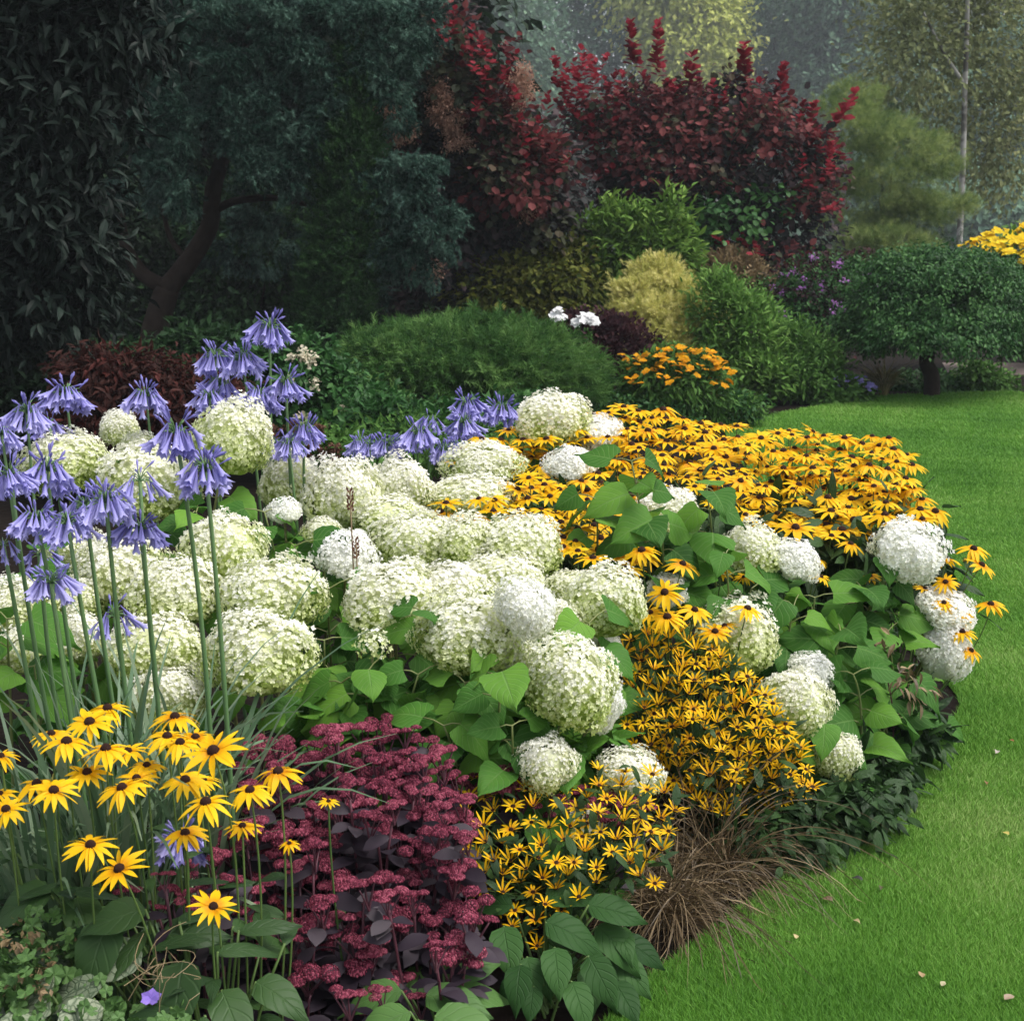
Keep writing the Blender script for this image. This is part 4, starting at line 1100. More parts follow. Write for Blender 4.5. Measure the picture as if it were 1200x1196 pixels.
# ------------------------------------------------------------------ black-eyed susans
def daisy(npet, droop, plen, pwid, cone_r, cone_h, seed, cup=0.0):
    """petals mesh and cone mesh; petal length 1 unit from the centre, facing +Z"""
    g = np.random.default_rng(seed)
    mb = MB()
    for i in range(npet):
        a = (i + g.normal(0, .12)) / npet * 2 * math.pi
        L_ = plen * g.uniform(.86, 1.08); dr = droop + g.normal(0, .12)
        u = np.linspace(0, 1, 6)
        rad = .12 + u * L_ * math.cos(dr * .75)
        zz = -np.sin(dr) * L_ * (u ** 1.4) * .9 + cup * u * L_ * .8 + .06 * np.sin(u * math.pi)
        wv = pwid * np.array([.35, .8, 1.0, .95, .62, .12]) * g.uniform(.85, 1.1)
        o = np.array([math.cos(a), math.sin(a), 0]); s = np.array([-math.sin(a), math.cos(a), 0])
        tw = g.normal(0, .25)
        c = o * rad[:, None] + np.array([0, 0, 1]) * zz[:, None] + s * (g.normal(0, .10) * u**2)[:, None]
        lat = s * math.cos(tw) + np.array([0, 0, math.sin(tw)])
        Vl = c - lat * wv[:, None] + np.array([0, 0, .02]); Vr = c + lat * wv[:, None] + np.array([0, 0, .02])
        V = np.stack([Vl, c, Vr], 1).reshape(-1, 3)
        q = []
        for k in range(5):
            q += [(3*k, 3*k+1, 3*k+4, 3*k+3), (3*k+1, 3*k+2, 3*k+5, 3*k+4)]
        mb.add(V, None, q, g.uniform(), np.repeat(np.clip(u * 1.1, 0, 1), 3))
    pet = mb.mesh('petals', M['petal'], True)
    mc = MB()
    k, nn = 6, 12
    V = []
    for r_ in range(k):
        f = r_ / (k-1) * math.pi / 2 * .97
        for j in range(nn):
            aa = j / nn * 2 * math.pi
            rr = cone_r * math.cos(f) ** .8 * (1 + .05 * math.sin(5 * aa + r_ * 2))
            V.append((rr * math.cos(aa), rr * math.sin(aa), cone_h * math.sin(f) - .02))
    V.append((0, 0, cone_h * .96)); q = [(r_*nn+j, r_*nn+(j+1) % nn, (r_+1)*nn+(j+1) % nn, (r_+1)*nn+j) for r_ in range(k-1) for j in range(nn)]
    tri = [((k-1)*nn+j, (k-1)*nn+(j+1) % nn, k*nn) for j in range(nn)]
    mc.add(V, tri, q)
    # green bracts beneath
    return pet, mc.mesh('cone', M['cone'], True)
SUSAN = [daisy(13 + i % 3, (.12, .30, .42, .2, .55, .05)[i], .90, .118, .20, .22, 500 + i) for i in range(6)]
SMALL = [daisy(8 + i % 3, (-.25, -.1, .15, -.3)[i], .88, .105, .20, .20, 520 + i, cup=(.8, .5, .25, 1.0)[i]) for i in range(4)]

def susan(px, py, wpx, d, label, group, tilt=None, var=None, name='black_eyed_susan_flower', leafy=2, base=None, az_sd=.8):
    m = mpp(py, d)
    c = at(px, py, d)
    sc = wpx / 2 * m
    base = np.array([c[0] + G.normal(0, .05), d + abs(G.normal(.03, .05)), 0.0]) if base is None else np.array(base, float)
    tilt = G.uniform(.0, .5) if tilt is None else tilt
    az = G.normal(0, az_sd)
    ax = nrm(np.array([math.sin(az) * math.sin(tilt), -math.cos(az) * math.sin(tilt), math.cos(tilt)]))
    o = thing(name, base, label, 'flower', group)
    P = curve(base, c - ax * max(.10, c[2] * .4), c - ax * .01 * sc, 9)
    ms = MB().tube(P, np.linspace(.0028, .0020, 9), 5, r=G.uniform())
    shift(ms, base).build('stem', M['rstem'], o, True)
    if leafy:
        ml = MB()
        for k in range(leafy):
            p = P[int(G.integers(2, 6 if az_sd < .5 else 5))]
            a = G.uniform(0, 6.28)
            D = np.array([math.cos(a), math.sin(a), G.uniform(-.2, .5)])
            tp = RL[G.integers(2)]
            ml.inst(tp, scl(frames(D[None], np.array([[0, -.2, 1.]])), np.array([G.uniform(.06, .11)])), p[None], np.array([G.uniform()]))
        shift(ml, base).build('foliage', M['rleaf'], o, True)
    v = SUSAN[G.integers(6) if var is None else var]
    rot = Vector((0, 0, 1)).rotation_difference(Vector(ax))
    from mathutils import Quaternion
    rot = rot @ Quaternion((0, 0, 1), G.uniform(0, 6.28))
    for nm, me in (('petals', v[0]), ('cone', v[1])):
        h = link(nm, me, o); h.location = c - base; h.scale = (sc, sc, sc)
        h.rotation_mode = 'QUATERNION'; h.rotation_quaternion = rot
    return o

# the near group: px, py, width, depth, tilt, variant, label
FRONT = [
 (126, 830, 58, 2.75, .15, 2, 'highest black-eyed susan of the near group with drooping petals'),
 (105, 846, 62, 2.65, .7, 1, 'black-eyed susan facing out just below the highest one'),
 (60, 860, 50, 2.75, .1, 2, 'flat edge-on black-eyed susan with faded brown cone'),
 (78, 869, 64, 2.6, .2, 4, 'drooping black-eyed susan below the edge-on one with faded cone'),
 (124, 877, 62, 2.6, .2, 4, 'black-eyed susan in the middle of the upper cluster'),
 (150, 880, 50, 2.68, .25, 1, 'black-eyed susan overlapping behind the upper middle one'),
 (205, 840, 58, 2.75, .15, 2, 'black-eyed susan alone above the paired ones'),
 (196, 863, 58, 2.65, .25, 2, 'outer flower of the paired black-eyed susans'),
 (211, 870, 56, 2.6, .3, 4, 'inner flower of the paired black-eyed susans'),
 (229, 864, 52, 2.7, .2, 1, 'black-eyed susan tucked behind the widest one'),
 (250, 880, 74, 2.5, .75, 0, 'widest black-eyed susan facing out beside the sedum'),
 (172, 897, 48, 2.65, .1, 1, 'small flat black-eyed susan in the centre of the near group'),
 (102, 905, 56, 2.6, .5, 1, 'black-eyed susan above the overlapping lower pair'),
 (43, 918, 56, 2.6, .3, 4, 'outer black-eyed susan of the overlapping lower pair'),
 (63, 926, 60, 2.5, .7, 1, 'outward-facing black-eyed susan of the overlapping lower pair'),
 (143, 923, 62, 2.5, .6, 2, 'black-eyed susan facing out low in the centre'),
 (160, 912, 52, 2.6, .4, 1, 'black-eyed susan peeping behind the low central one'),
 (217, 914, 60, 2.55, .4, 2, 'black-eyed susan with reflexed petals right of centre of the group'),
 (238, 914, 46, 2.65, .3, 4, 'black-eyed susan half hidden behind the reflexed one'),
 (293, 926, 58, 2.5, .4, 4, 'black-eyed susan before the sedum with ragged drooping petals'),
 (326, 904, 62, 2.6, .3, 4, 'black-eyed susan reaching farthest over the red sedum'),
 (241, 940, 66, 2.45, .3, 4, 'black-eyed susan below the reflexed one, petals hanging'),
 (1, 886, 44, 2.6, .3, 2, 'cropped black-eyed susan at the picture edge, upper'),
 (7, 948, 54, 2.55, .7, 1, 'cropped black-eyed susan facing out at the picture edge, lower'),
 (0, 930, 40, 2.6, .3, 1, 'cropped black-eyed susan between two others at the edge'),
 (217, 976, 56, 2.5, .2, 2, 'black-eyed susan above the low drooping agapanthus'),
 (284, 968, 46, 2.55, .05, 1, 'edge-on black-eyed susan without visible cone over the sedum'),
 (106, 990, 62, 2.45, .55, 2, 'black-eyed susan second from the bottom of the near group'),
 (140, 1018, 66, 2.4, .9, 0, 'star-shaped black-eyed susan facing out with clear black centre'),
 (250, 1062, 56, 2.4, .8, 0, 'lowest black-eyed susan alone before dark leaves'),
 (385, 939, 28, 2.7, .1, 1, 'tiny edge-on black-eyed susan amid the red sedum'),
 (339, 988, 28, 2.6, .3, 4, 'small half-open black-eyed susan at the sedum edge'),
 (329, 1160, 26, 2.5, .4, 3, 'tiny yellow flower with reddish centre low in the sedum'),
]
for i, (px, py, w_, d, tl, vr, lab) in enumerate(FRONT):
    b = None
    if px < 330:
        c = at(px, py, d)
        b = (c[0] * .85 + .15 * at(150, 400, d)[0] + G.normal(0, .03), d + .02 + abs(G.normal(0, .06)), 0)
    susan(px, py, w_ * 1.05, d, lab, 'near black-eyed susans', tl * .5, vr, base=b, az_sd=.35)

# the lawn side and between the hydrangeas
SIDE = [
 (1141, 643, 42, 4.7, .3, 4, 'topmost black-eyed susan leaning out over the lawn'),
 (1150, 662, 42, 4.65, .5, 1, 'star-shaped black-eyed susan leaning out over the lawn'),
 (1108, 655, 36, 4.65, .4, 2, 'black-eyed susan touching the nodding white hydrangea'),
 (1108, 682, 34, 4.6, .5, 1, 'black-eyed susan between nodding and flat white hydrangeas'),
 (1161, 708, 40, 4.6, .15, 2, 'lone edge-on black-eyed susan farthest over the lawn'),
 (1123, 717, 40, 4.55, .5, 1, 'black-eyed susan in front of the flat white hydrangea'),
 (1106, 706, 32, 4.55, .4, 2, 'smaller black-eyed susan on the flat white hydrangea'),
 (1128, 740, 36, 4.5, .3, 4, 'black-eyed susan just under the flat white hydrangea'),
 (1084, 690, 30, 4.65, .3, 1, 'black-eyed susan inside the leaves by the flat white hydrangea'),
 (1138, 762, 32, 4.5, .5, 4, 'drooping black-eyed susan beside the oval white hydrangea'),
 (1070, 747, 24, 4.6, .3, 1, 'half-hidden black-eyed susan behind the oval white hydrangea'),
 (1020, 675, 26, 4.6, .2, 2, 'black-eyed susan glimpsed among the lawn-side leaves'),
 (962, 676, 30, 4.55, .4, 1, 'black-eyed susan at the tip of the pointed white hydrangea'),
 (958, 656, 26, 4.6, .2, 2, 'black-eyed susan behind the pointed white hydrangea'),
 (779, 694, 48, 3.95, .65, 2, 'black-eyed susan before the small white hydrangea'),
 (800, 661, 44, 4.15, .3, 2, 'lone black-eyed susan among dark leaves in the gap'),
 (782, 723, 50, 3.9, .35, 4, 'black-eyed susan beneath the one before the small white hydrangea'),
 (762, 718, 38, 3.95, .3, 1, 'black-eyed susan at the top of the small daisy bush'),
 (814, 715, 44, 3.95, .3, 2, 'black-eyed susan before the large cream hydrangea, upper'),
 (838, 740, 42, 3.95, .4, 1, 'black-eyed susan before the large cream hydrangea, lower'),
 (876, 713, 44, 4.0, .25, 4, 'black-eyed susan on the shoulder of the large cream hydrangea'),
 (849, 733, 32, 4.0, .3, 2, 'black-eyed susan touching the lower one on the large cream hydrangea'),
 (752, 645, 48, 4.1, .3, 4, 'drooping black-eyed susan at the near tip of the golden drift'),
 (846, 670, 30, 4.3, .3, 1, 'black-eyed susan under the cream head with a pointed neighbour'),
 (872, 676, 26, 4.3, .3, 2, 'small black-eyed susan under the leaves by the cream head'),
]
for (px, py, w_, d, tl, vr, lab) in SIDE:
    c = at(px, py, d)
    susan(px, py, w_ * 1.05, d, lab, 'black-eyed susans between hydrangeas', tl, vr, leafy=1 if px < 1090 else 0, base=(min(c[0], 1.30) - .03, d + .02, 0))

# the big golden drift
DRIFT = [(522, 545), (560, 515), (610, 500), (700, 478), (760, 476), (830, 492), (880, 508), (960, 510), (1040, 510), (1076, 530), (1066, 560), (1088, 580), (1106, 606), (1060, 616),
         (1010, 612), (1005, 642), (960, 628), (900, 616), (862, 600), (832, 588), (790, 560), (745, 575), (738, 605), (765, 640), (745, 665), (700, 672), (675, 655), (640, 628), (600, 604), (540, 612), (500, 604), (530, 578), (590, 566), (570, 552)]
pts = poisson(DRIFT, 15.9, np.random.default_rng(900), .68)
pts += poisson([(730, 488), (1030, 512), (1062, 540), (1060, 585), (900, 590), (840, 560), (740, 530)], 27, np.random.default_rng(901), .7)
for k, (px, py) in enumerate(sorted(pts, key=lambda p: p[1])):
    d = float(np.interp(py, [476, 560, 610, 675], [5.9, 5.3, 4.95, 4.3])) + G.normal(0, .09)
    if px < 700 and py > 560: d -= .40
    w_ = float(np.interp(py, [476, 560, 640], [37, 39, 45])) * G.uniform(.8, 1.2)
    lab = ('golden black-eyed susan in the dense drift along the lawn' if px > 880 else
           'golden black-eyed susan in the drift behind the leafy hydrangea shoots' if px > 690 and py < 600 else
           'golden black-eyed susan at the drift end nearest the cream hydrangeas')
    susan(px, py, w_, d, lab, 'drift black-eyed susans ' + ('along lawn' if px > 880 else 'behind shoots' if px > 690 and py < 600 else 'by hydrangeas'), abs(G.normal(.05, .2)), None, leafy=1)

# foliage under the drift, so that the clump has a body
for i, (px, d, poly_, lab) in enumerate(((960, 5.0, [(960, 600, 220, 90), (900, 590, 160, 80), (1040, 590, 100, 80), (960, 560, 240, 60)], 'dark leafy body of the daisy clump along the lawn'),
                                      (740, 5.0, [(740, 590, 200, 100), (680, 570, 160, 90), (800, 560, 160, 80), (640, 590, 120, 70)], 'dark leafy body of the daisy clump behind the hydrangea shoots'))):
    plant('daisy_foliage_plant', lab, 'plant', px, d, [(RL[0], [blob(a, b_ + 58, d + .2, w_ * .85, h_ * .7, .35) for a, b_, w_, h_ in poly_], M['rleaf'], 240, 8, .07, .10, {})], stem_r=.006, seed=90 + i, stemmat='rstem')

# ------------------------------------------------------------------ bushes of small daisies
def small_bush(label, centre_px, d, poly, sp, top, seed, cap, lab2, dfun, size_px):
    g = np.random.default_rng(seed)
    b = at(centre_px[0], 400, d); b[2] = 0
    o = thing('small_daisy_plant', b, label, 'flowering plant', 'bushes of small yellow daisies')
    P = poisson(poly, sp, g, .78)
    ms, ml = MB(), MB()
    hub = b + np.array([0, 0, .12])
    rest_p, rest_c = MB(), MB()
    order = list(range(len(P))); g.shuffle(order)
    for n_, i in enumerate(order):
        px, py = P[i]
        dd = dfun(px, py) + g.normal(0, .03)
        c = at(px, py, dd)
        out = nrm(c - (b + np.array([0, .1, .1])))
        ax = nrm(out * .35 + np.array([0, -.08, 1.0]) + g.normal(0, .20, 3))
        pts_ = curve(hub + g.normal(0, .05, 3) * np.array([1, 1, .3]), c * .6 + hub * .4 + np.array([0, 0, -.03]), c, 7)
        ms.tube(pts_, np.linspace(.0024, .0012, 7), 4, r=g.uniform())
        for k in range(5):
            p = pts_[int(g.integers(2, 7))] + g.normal(0, .015, 3)
            D = unit(1, g)[0] + np.array([0, 0, .1])
            ml.inst(RL[k % 2], scl(frames(D[None], np.array([[0, -.3, 1.]])), np.array([g.uniform(.03, .065)])), p[None], np.array([g.uniform()]))
        sc = size_px * .5 * mpp(py, dd) * g.uniform(.85, 1.15)
        v = SMALL[g.integers(4)]
        q = Vector((0, 0, 1)).rotation_difference(Vector(ax))
        from mathutils import Quaternion
        q = q @ Quaternion((0, 0, 1), g.uniform(0, 6.28))
        if n_ < cap:
            h = link('flower', v[0], o); h.location = c - b; h.scale = (sc,) * 3; h.rotation_mode = 'QUATERNION'; h.rotation_quaternion = q
            link('cone', v[1], h)
        else:
            R3 = np.array(q.to_matrix()) * sc
            for me, mbx in ((v[0], rest_p), (v[1], rest_c)):
                co = np.zeros(len(me.vertices) * 3, np.float32); me.vertices.foreach_get('co', co)
                tt = np.zeros(len(me.vertices), np.float32); me.attributes['t'].data.foreach_get('value', tt)
                polys = [tuple(p.vertices) for p in me.polygons]
                mbx.add(co.reshape(-1, 3) @ R3.T + c, [p for p in polys if len(p) == 3], [p for p in polys if len(p) == 4], .5, tt)
    shift(ms, b).build('stems', M['rstem'], o)
    shift(ml, b).build('foliage', M['rleaf'], o, True)
    if rest_p.n:
        e = shift(rest_p, b).build('flower_mass', M['petal'], o, True); e['kind'] = 'stuff'
        e = shift(rest_c, b).build('cone_mass', M['cone'], o, True); e['kind'] = 'stuff'
    return o
small_bush('big dense bush of small yellow daisies under the large cream hydrangea', (825, 0), 4.0,
           [(712, 765), (750, 742), (800, 738), (850, 770), (905, 815), (925, 850), (945, 890), (955, 930), (905, 955), (850, 960), (800, 930), (760, 895), (725, 850), (715, 800)], 13.5, 0, 91, 100, '',
           lambda x, y: float(np.interp(y, [740, 850, 960], [3.95, 3.72, 3.68])) + .0006 * abs(x - 830), 28)
small_bush('small bush of yellow daisies between red sedum and brown grass', (680, 0), 3.3,
           [(530, 950), (560, 910), (610, 915), (650, 930), (690, 915), (705, 890), (770, 900), (795, 950), (775, 1000), (770, 1045), (740, 1040), (715, 1005), (695, 1040), (665, 1070), (650, 1110), (610, 1110), (570, 1060), (540, 1000)], 19.5, 0, 92, 100, '',
           lambda x, y: float(np.interp(y, [890, 1000, 1110], [3.3, 3.05, 2.95])), 29)

# ------------------------------------------------------------------ sedum
def sedum_dome(mb, c, rad, g, ax):
    n = int(95)
    i = np.arange(n) + .5
    z = 1 - i / n * .95
    a = i * 2.39996
    rr = np.sqrt(1 - z*z)
    U = np.stack([rr*np.cos(a), rr*np.sin(a), z], 1)
    P = U * np.array([1, 1, .50]) * g.uniform(.9, 1.06, n)[:, None]
    star = Tpl([(0, 0, .6), (.9, 0, 0), (.28, .86, .05), (-.73, .53, 0), (-.73, -.53, .05), (.28, -.86, 0)], [(0, 1, 2), (0, 2, 3), (0, 3, 4), (0, 4, 5), (0, 5, 1)])
    fr = frames(np.cross(U, unit(n, g)), U)
    t = np.clip(.25 + .5 * z + g.normal(0, .2, n), 0, 1)
    mb.inst(star, scl(fr, np.full(n, .15) * g.uniform(.8, 1.25, n)) * rad, P * rad + c, g.uniform(0, 1, n), t)

def sedum_head(seed):
    """a branched flat cluster of several domes, unit width"""
    g = np.random.default_rng(seed)
    mb, ms = MB(), MB()
    n = g.integers(4, 7)
    for k in range(n):
        a = k * 2.4 + g.uniform(0, .6)
        r_ = 0 if k == 0 else g.uniform(.26, .40)
        c = np.array([math.cos(a) * r_, math.sin(a) * r_, g.uniform(-.12, .04) - r_ * .1])
        sedum_dome(mb, c, g.uniform(.15, .23), g, None)
        ms.tube(curve(np.array([0, 0, -.6]), np.array([c[0] * .4, c[1] * .4, -.35]), c, 5), [.035, .03, .025, .02, .02], 4)
    return mb.mesh('flower_head', M['sedum']), ms.mesh('stem', M['sedstem'], True)
SH = [sedum_head(600 + i) for i in range(6)]

def sedum(label, cpx, d, poly, sp, seed, dfun, size_px=52):
    g = np.random.default_rng(seed)
    b = at(cpx, 400, d); b[2] = 0
    o = thing('sedum_plant', b, label, 'flowering plant', 'dark-leaved red sedums')
    ml, ms = MB(), MB()
    for (px, py) in poisson(poly, sp, g, .62):
        dd = dfun(py) + g.normal(0, .07)
        c = at(px, py, dd)
        W = size_px * mpp(py, dd) * g.uniform(.7, 1.2)
        h = link('flower_head', SH[int(g.integers(6))][0], o)
        h.location = c - b; h.scale = (W, W, W * 1.15)
        h.rotation_euler = (g.normal(.12, .15), g.normal(0, .15), g.uniform(0, 6.28))
        s = link('stalk', SH[int(g.integers(6))][1], h)
        root = b + (c - b) * np.array([.55, .55, 0]); root[2] = 0
        P = curve(root, (root + c) / 2 + g.normal(0, .02, 3), c + np.array([0, 0, -W * .5]), 8)
        ms.tube(P, np.linspace(.004, .003, 8), 5, r=g.uniform())
        for k in range(11):
            j = g.uniform(.30, .97)
            p = np.array([np.interp(j, np.linspace(0, 1, 8), P[:, i]) for i in range(3)])
            a = g.uniform(0, 6.28)
            D = np.array([math.cos(a), math.sin(a), g.uniform(-.3, .45)])
            ml.inst(SP[k % 2], scl(frames(D[None], np.array([[0, -.35, 1.]]) + g.normal(0, .3, (1, 3))), np.array([g.uniform(.045, .08)])), p[None], np.array([g.uniform()]))
    shift(ms, b).build('stems', M['sedstem'], o, True)
    shift(ml, b).build('foliage', M['sedleaf'], o, True)
    return o
dsed = lambda y: float(np.interp(y, [845, 950, 1050, 1180], [3.28, 3.0, 2.8, 2.6]))
sedum('largest dark-leaved sedum with crimson heads below the hydrangea leaves', 430, 3.05, [(270, 885), (300, 866), (400, 852), (440, 838), (500, 862), (530, 890), (545, 940), (548, 985), (520, 1000), (450, 985), (400, 985), (340, 975), (300, 940)], 23, 700, dsed)
sedum('sedum with crimson heads behind the small daisies, next to the yellow-green hydrangea', 620, 3.35, [(560, 880), (610, 890), (650, 920), (700, 925), (755, 935), (750, 960), (690, 965), (640, 940), (560, 950), (545, 910)], 28, 701, lambda y: float(np.interp(y, [880, 960], [3.35, 3.28])))
sedum('lower sedum with crimson heads over grey-purple leaves beside the small daisies', 500, 2.75, [(455, 1020), (500, 1005), (545, 1000), (558, 1050), (562, 1100), (530, 1125), (480, 1100), (440, 1060)], 29, 702, dsed)
sedum('front sedum with crimson heads lowest in the bed', 350, 2.62, [(255, 985), (290, 965), (350, 960), (420, 995), (450, 1050), (470, 1110), (490, 1170), (440, 1190), (380, 1160), (310, 1120), (280, 1060), (270, 1010)], 30, 703, dsed)
sedum('shaded small sedum with dull crimson heads under the black-eyed susans', 215, 2.6, [(130, 1040), (170, 1020), (220, 1015), (260, 990), (275, 1030), (240, 1060), (170, 1070)], 30, 704, lambda y: float(np.interp(y, [990, 1070], [2.72, 2.6])), 42)

# ------------------------------------------------------------------ brown sedge
def sedge(px, py, n, L_, lab, seed, tilt, d=None):
    g = np.random.default_rng(seed)
    b = onground(px, py)
    o = thing('sedge_grass_plant', b, lab, 'grass', 'brown sedge tufts')
    mb = MB()
    for k in range(n):
        a = g.uniform(0, 6.28); el = g.uniform(.7, 1.45); LL = L_ * g.uniform(.6, 1.25)
        seg = 12; step = LL / seg
        dirv = np.array([math.cos(a) * math.cos(el) + tilt[0], math.sin(a) * math.cos(el) + tilt[1], math.sin(el)])
        P = [b + np.array([g.normal(0, .035), g.normal(0, .035), 0])]
        sag = g.uniform(.20, .42); side_ = g.normal(0, .05, 3)
        for s_ in range(seg):
            dirv = nrm(dirv + np.array([tilt[0] * .08, tilt[1] * .08, -sag]) + side_)
            q_ = P[-1] + dirv * step
            if q_[2] < .012: q_[2] = .012 + g.uniform(0, .01)
            P.append(q_)
        P = np.array(P); u = np.linspace(0, 1, seg + 1)
        sd_ = nrm(np.cross(nrm(np.gradient(P, axis=0)), g.normal(size=3)))
        hw = (.0016 * g.uniform(.6, 1.2) * (1 - .85 * u**2))[:, None]
        V = np.stack([P - sd_ * hw, P + sd_ * hw], 1).reshape(-1, 3)
        mb.add(V, None, [(2*i, 2*i+1, 2*i+3, 2*i+2) for i in range(seg)], np.clip(g.beta(1.2, 2.0), 0, 1), np.repeat(u, 2))
    shift(mb, b).build('foliage', M['carex'], o)
sedge(775, 1075, 420, .52, 'brown arching sedge spilling onto the lawn edge beside the broad leaves', 71, (.02, -.04))
sedge(838, 1030, 380, .52, 'brown arching sedge under the big bush of small daisies', 72, (.07, -.04))
sedge(735, 1000, 240, .55, 'brown sedge tuft squeezed between the two bushes of small daisies', 73, (.05, -.1))

# ------------------------------------------------------------------ broad-leaved plants along the front
def rosette(name, label, cat, px, py, d, leaves, tp, m, size, seed, up=.35, group=None, fill=0):
    g = np.random.default_rng(seed)
    b = at(px, 400, d); b[2] = 0
    o = thing(name, b, label, cat, group)
    mp = MB()
    leaves = list(leaves)
    for k in range(fill):
        q_ = leaves[int(g.integers(len(leaves)))]
        leaves.append((q_[0] + g.normal(0, 26), q_[1] + abs(g.normal(18, 22)), q_[2] + g.uniform(0, .12), q_[3] + g.normal(0, 40), q_[4] * g.uniform(.6, .95), q_[5] + g.normal(0, .2)))
    for i, (lx, ly, ld, ang, sz, tl) in enumerate(leaves):
        p = at(lx, ly, ld)           # leaf base
        a = math.radians(ang)        # direction of the leaf in plan: 0 = to +X, 90 = away
        D = np.array([math.cos(a), math.sin(a), tl])
        ml = MB().inst(tp[i % len(tp)], scl(frames(D[None], np.array([[0, -.45, 1.]]) + g.normal(0, .12, (1, 3))), np.array([sz])), p[None], np.array([g.uniform()]))
        shift(ml, b).build('leaf', m, o, True)
        mp.tube(curve(b + g.normal(0, .02, 3) * np.array([1, 1, 0]), (b + p) / 2 + np.array([0, 0, .04]), p, 6), np.linspace(.004, .0028, 6), 5)
    shift(mp, b).build('stem', M['rstem'], o, True)
    return o
M['broad'] = mat('broad dark leaf', [(0, (.014, .046, .011)), (1, (.042, .105, .026))], rough=.5, spec=.10, trans=.15, noise=.15, nscale=10, vein=.3, veincol=(.02, .045, .016), nv=6)
M['silver'] = mat('silvery veined leaf', [(0, (.11, .15, .09)), (.5, (.20, .25, .16)), (1, (.28, .32, .22))], rough=.55, spec=.25, trans=.15, noise=.3, nscale=24, vein=.75, veincol=(.035, .075, .03), nv=7, silver=55)
M['greenleaf'] = mat('bright green leaf', [(0, (.05, .13, .03)), (1, (.10, .21, .05))], rough=.5, spec=.3, trans=.3, noise=.12, nscale=12, vein=.3, veincol=(.13, .22, .08), nv=6)
rosette('coneflower_plant', 'clump of broad dark leaves at the lawn edge below the small daisies', 'plant', 640, 1150, 2.95,
        [(590, 1085, 2.85, -80, 0.122, -.55), (640, 1080, 2.9, -20, 0.144, -.15), (690, 1060, 2.95, -10, 0.137, -.1), (700, 1085, 2.95, -35, 0.137, -.45), (650, 1110, 2.8, -85, 0.115, -.5), (690, 1120, 2.85, -60, 0.122, -.5),
         (720, 1120, 2.95, -40, 0.122, -.5), (610, 1130, 2.75, -100, 0.101, -.4), (730, 1100, 3.0, -20, 0.115, -.4), (640, 1050, 3.0, 10, 0.130, .1), (600, 1060, 3.0, 170, 0.101, 0), (670, 1150, 2.75, -70, 0.108, -.4), (720, 1150, 2.85, -60, 0.108, -.4)], OV, M['broad'], .2, 1, fill=24)
rosette('coneflower_plant', 'low clump of lighter green leaves below the lower sedum', 'plant', 520, 1180, 2.6,
        [(500, 1165, 2.6, -20, .14, 0), (470, 1160, 2.62, 190, .13, 0), (520, 1140, 2.7, 20, .13, .1), (480, 1185, 2.5, 200, .13, -.1), (510, 1190, 2.5, -20, .15, -.1), (540, 1170, 2.65, 30, .13, 0), (490, 1195, 2.45, -90, .12, -.2)], OV, M['greenleaf'], .15, 2, fill=5)
rosette('brunnera_plant', 'silvery net-veined leaves in the lowest corner of the bed', 'plant', 90, 1160, 2.5,
        [(165, 1112, 2.5, 215, .135, -.1), (120, 1150, 2.42, 190, .13, -.15), (60, 1165, 2.4, 180, .14, -.2), (110, 1170, 2.36, 250, .12, -.3), (20, 1150, 2.5, 200, .12, -.1), (80, 1128, 2.55, 160, .11, .1), (40, 1190, 2.35, 230, .12, -.2)], OV + [grid_leaf(p_heart, 7, 4, .25, .1, .03, 0, 9)], M['silver'], .14, 3)
rosette('rudbeckia_leaf_plant', 'dark green basal leaves under the lowest black-eyed susan', 'plant', 215, 1140, 2.5,
        [(215, 1125, 2.42, -95, .15, -.9), (130, 1075, 2.5, -110, .15, -.7), (210, 1080, 2.5, 60, .12, -.1), (255, 1115, 2.45, 20, .12, .05), (170, 1065, 2.5, 200, .13, -.1), (60, 1045, 2.6, 190, .15, -.2), (30, 1080, 2.6, 170, .14, -.1), (110, 1095, 2.5, 185, .13, -.1),
         (190, 1095, 2.5, 0, .13, .1), (260, 1160, 2.4, -60, .13, -.3), (280, 1090, 2.5, 10, .12, .1), (20, 1000, 2.7, 200, .15, 0), (90, 1050, 2.6, -60, .13, -.4), (300, 1150, 2.45, -30, .12, -.1), (240, 1190, 2.3, -90, .14, -.3), (200, 1180, 2.35, 200, .14, -.2)], OV + RL, M['rleaf'], .14, 4, fill=14)
g = np.random.default_rng(5)
b = at(60, 400, 2.42); b[2] = 0
o = thing('cranesbill_plant', b, 'small lobed cranesbill leaves with buff seed heads in the lowest corner', 'plant')
ml = MB(); bl = [blob(40, 1120, 2.5, 130, 60, .1), blob(130, 1205, 2.34, 200, 30, .06), blob(20, 1170, 2.42, 90, 60, .1), (*(at(120, 1215, 2.3)), .2, .1, .03)]
th_ = np.linspace(-math.pi * .42, math.pi * 1.42, 23)
rl_ = .34 + .13 * np.abs(np.cos(2.5 * (th_ - math.pi / 2)))
LOBED = Tpl([(0, .38, 0)] + [(r_ * math.cos(a_), .38 + r_ * math.sin(a_), .05 * math.cos(5 * (a_ - 1.57))) for r_, a_ in zip(rl_, th_)] , [(0, k_, k_ + 1) for k_ in range(1, 23)])
crown(ml, LOBED, bl, 85, 6, .03, .034, down=.1, seed=9)
shift(ml, b).build('foliage', M['greenleaf'], o)
mt = MB(); crown(mt, LEAF4, [blob(40, 1145, 2.42, 60, 26, .05), blob(20, 1090, 2.5, 50, 30, .05), blob(70, 1100, 2.5, 40, 16, .04)], 14, 12, .008, .016, seed=10)
shift(mt, b).build('seed_foliage', F['tan'], o)
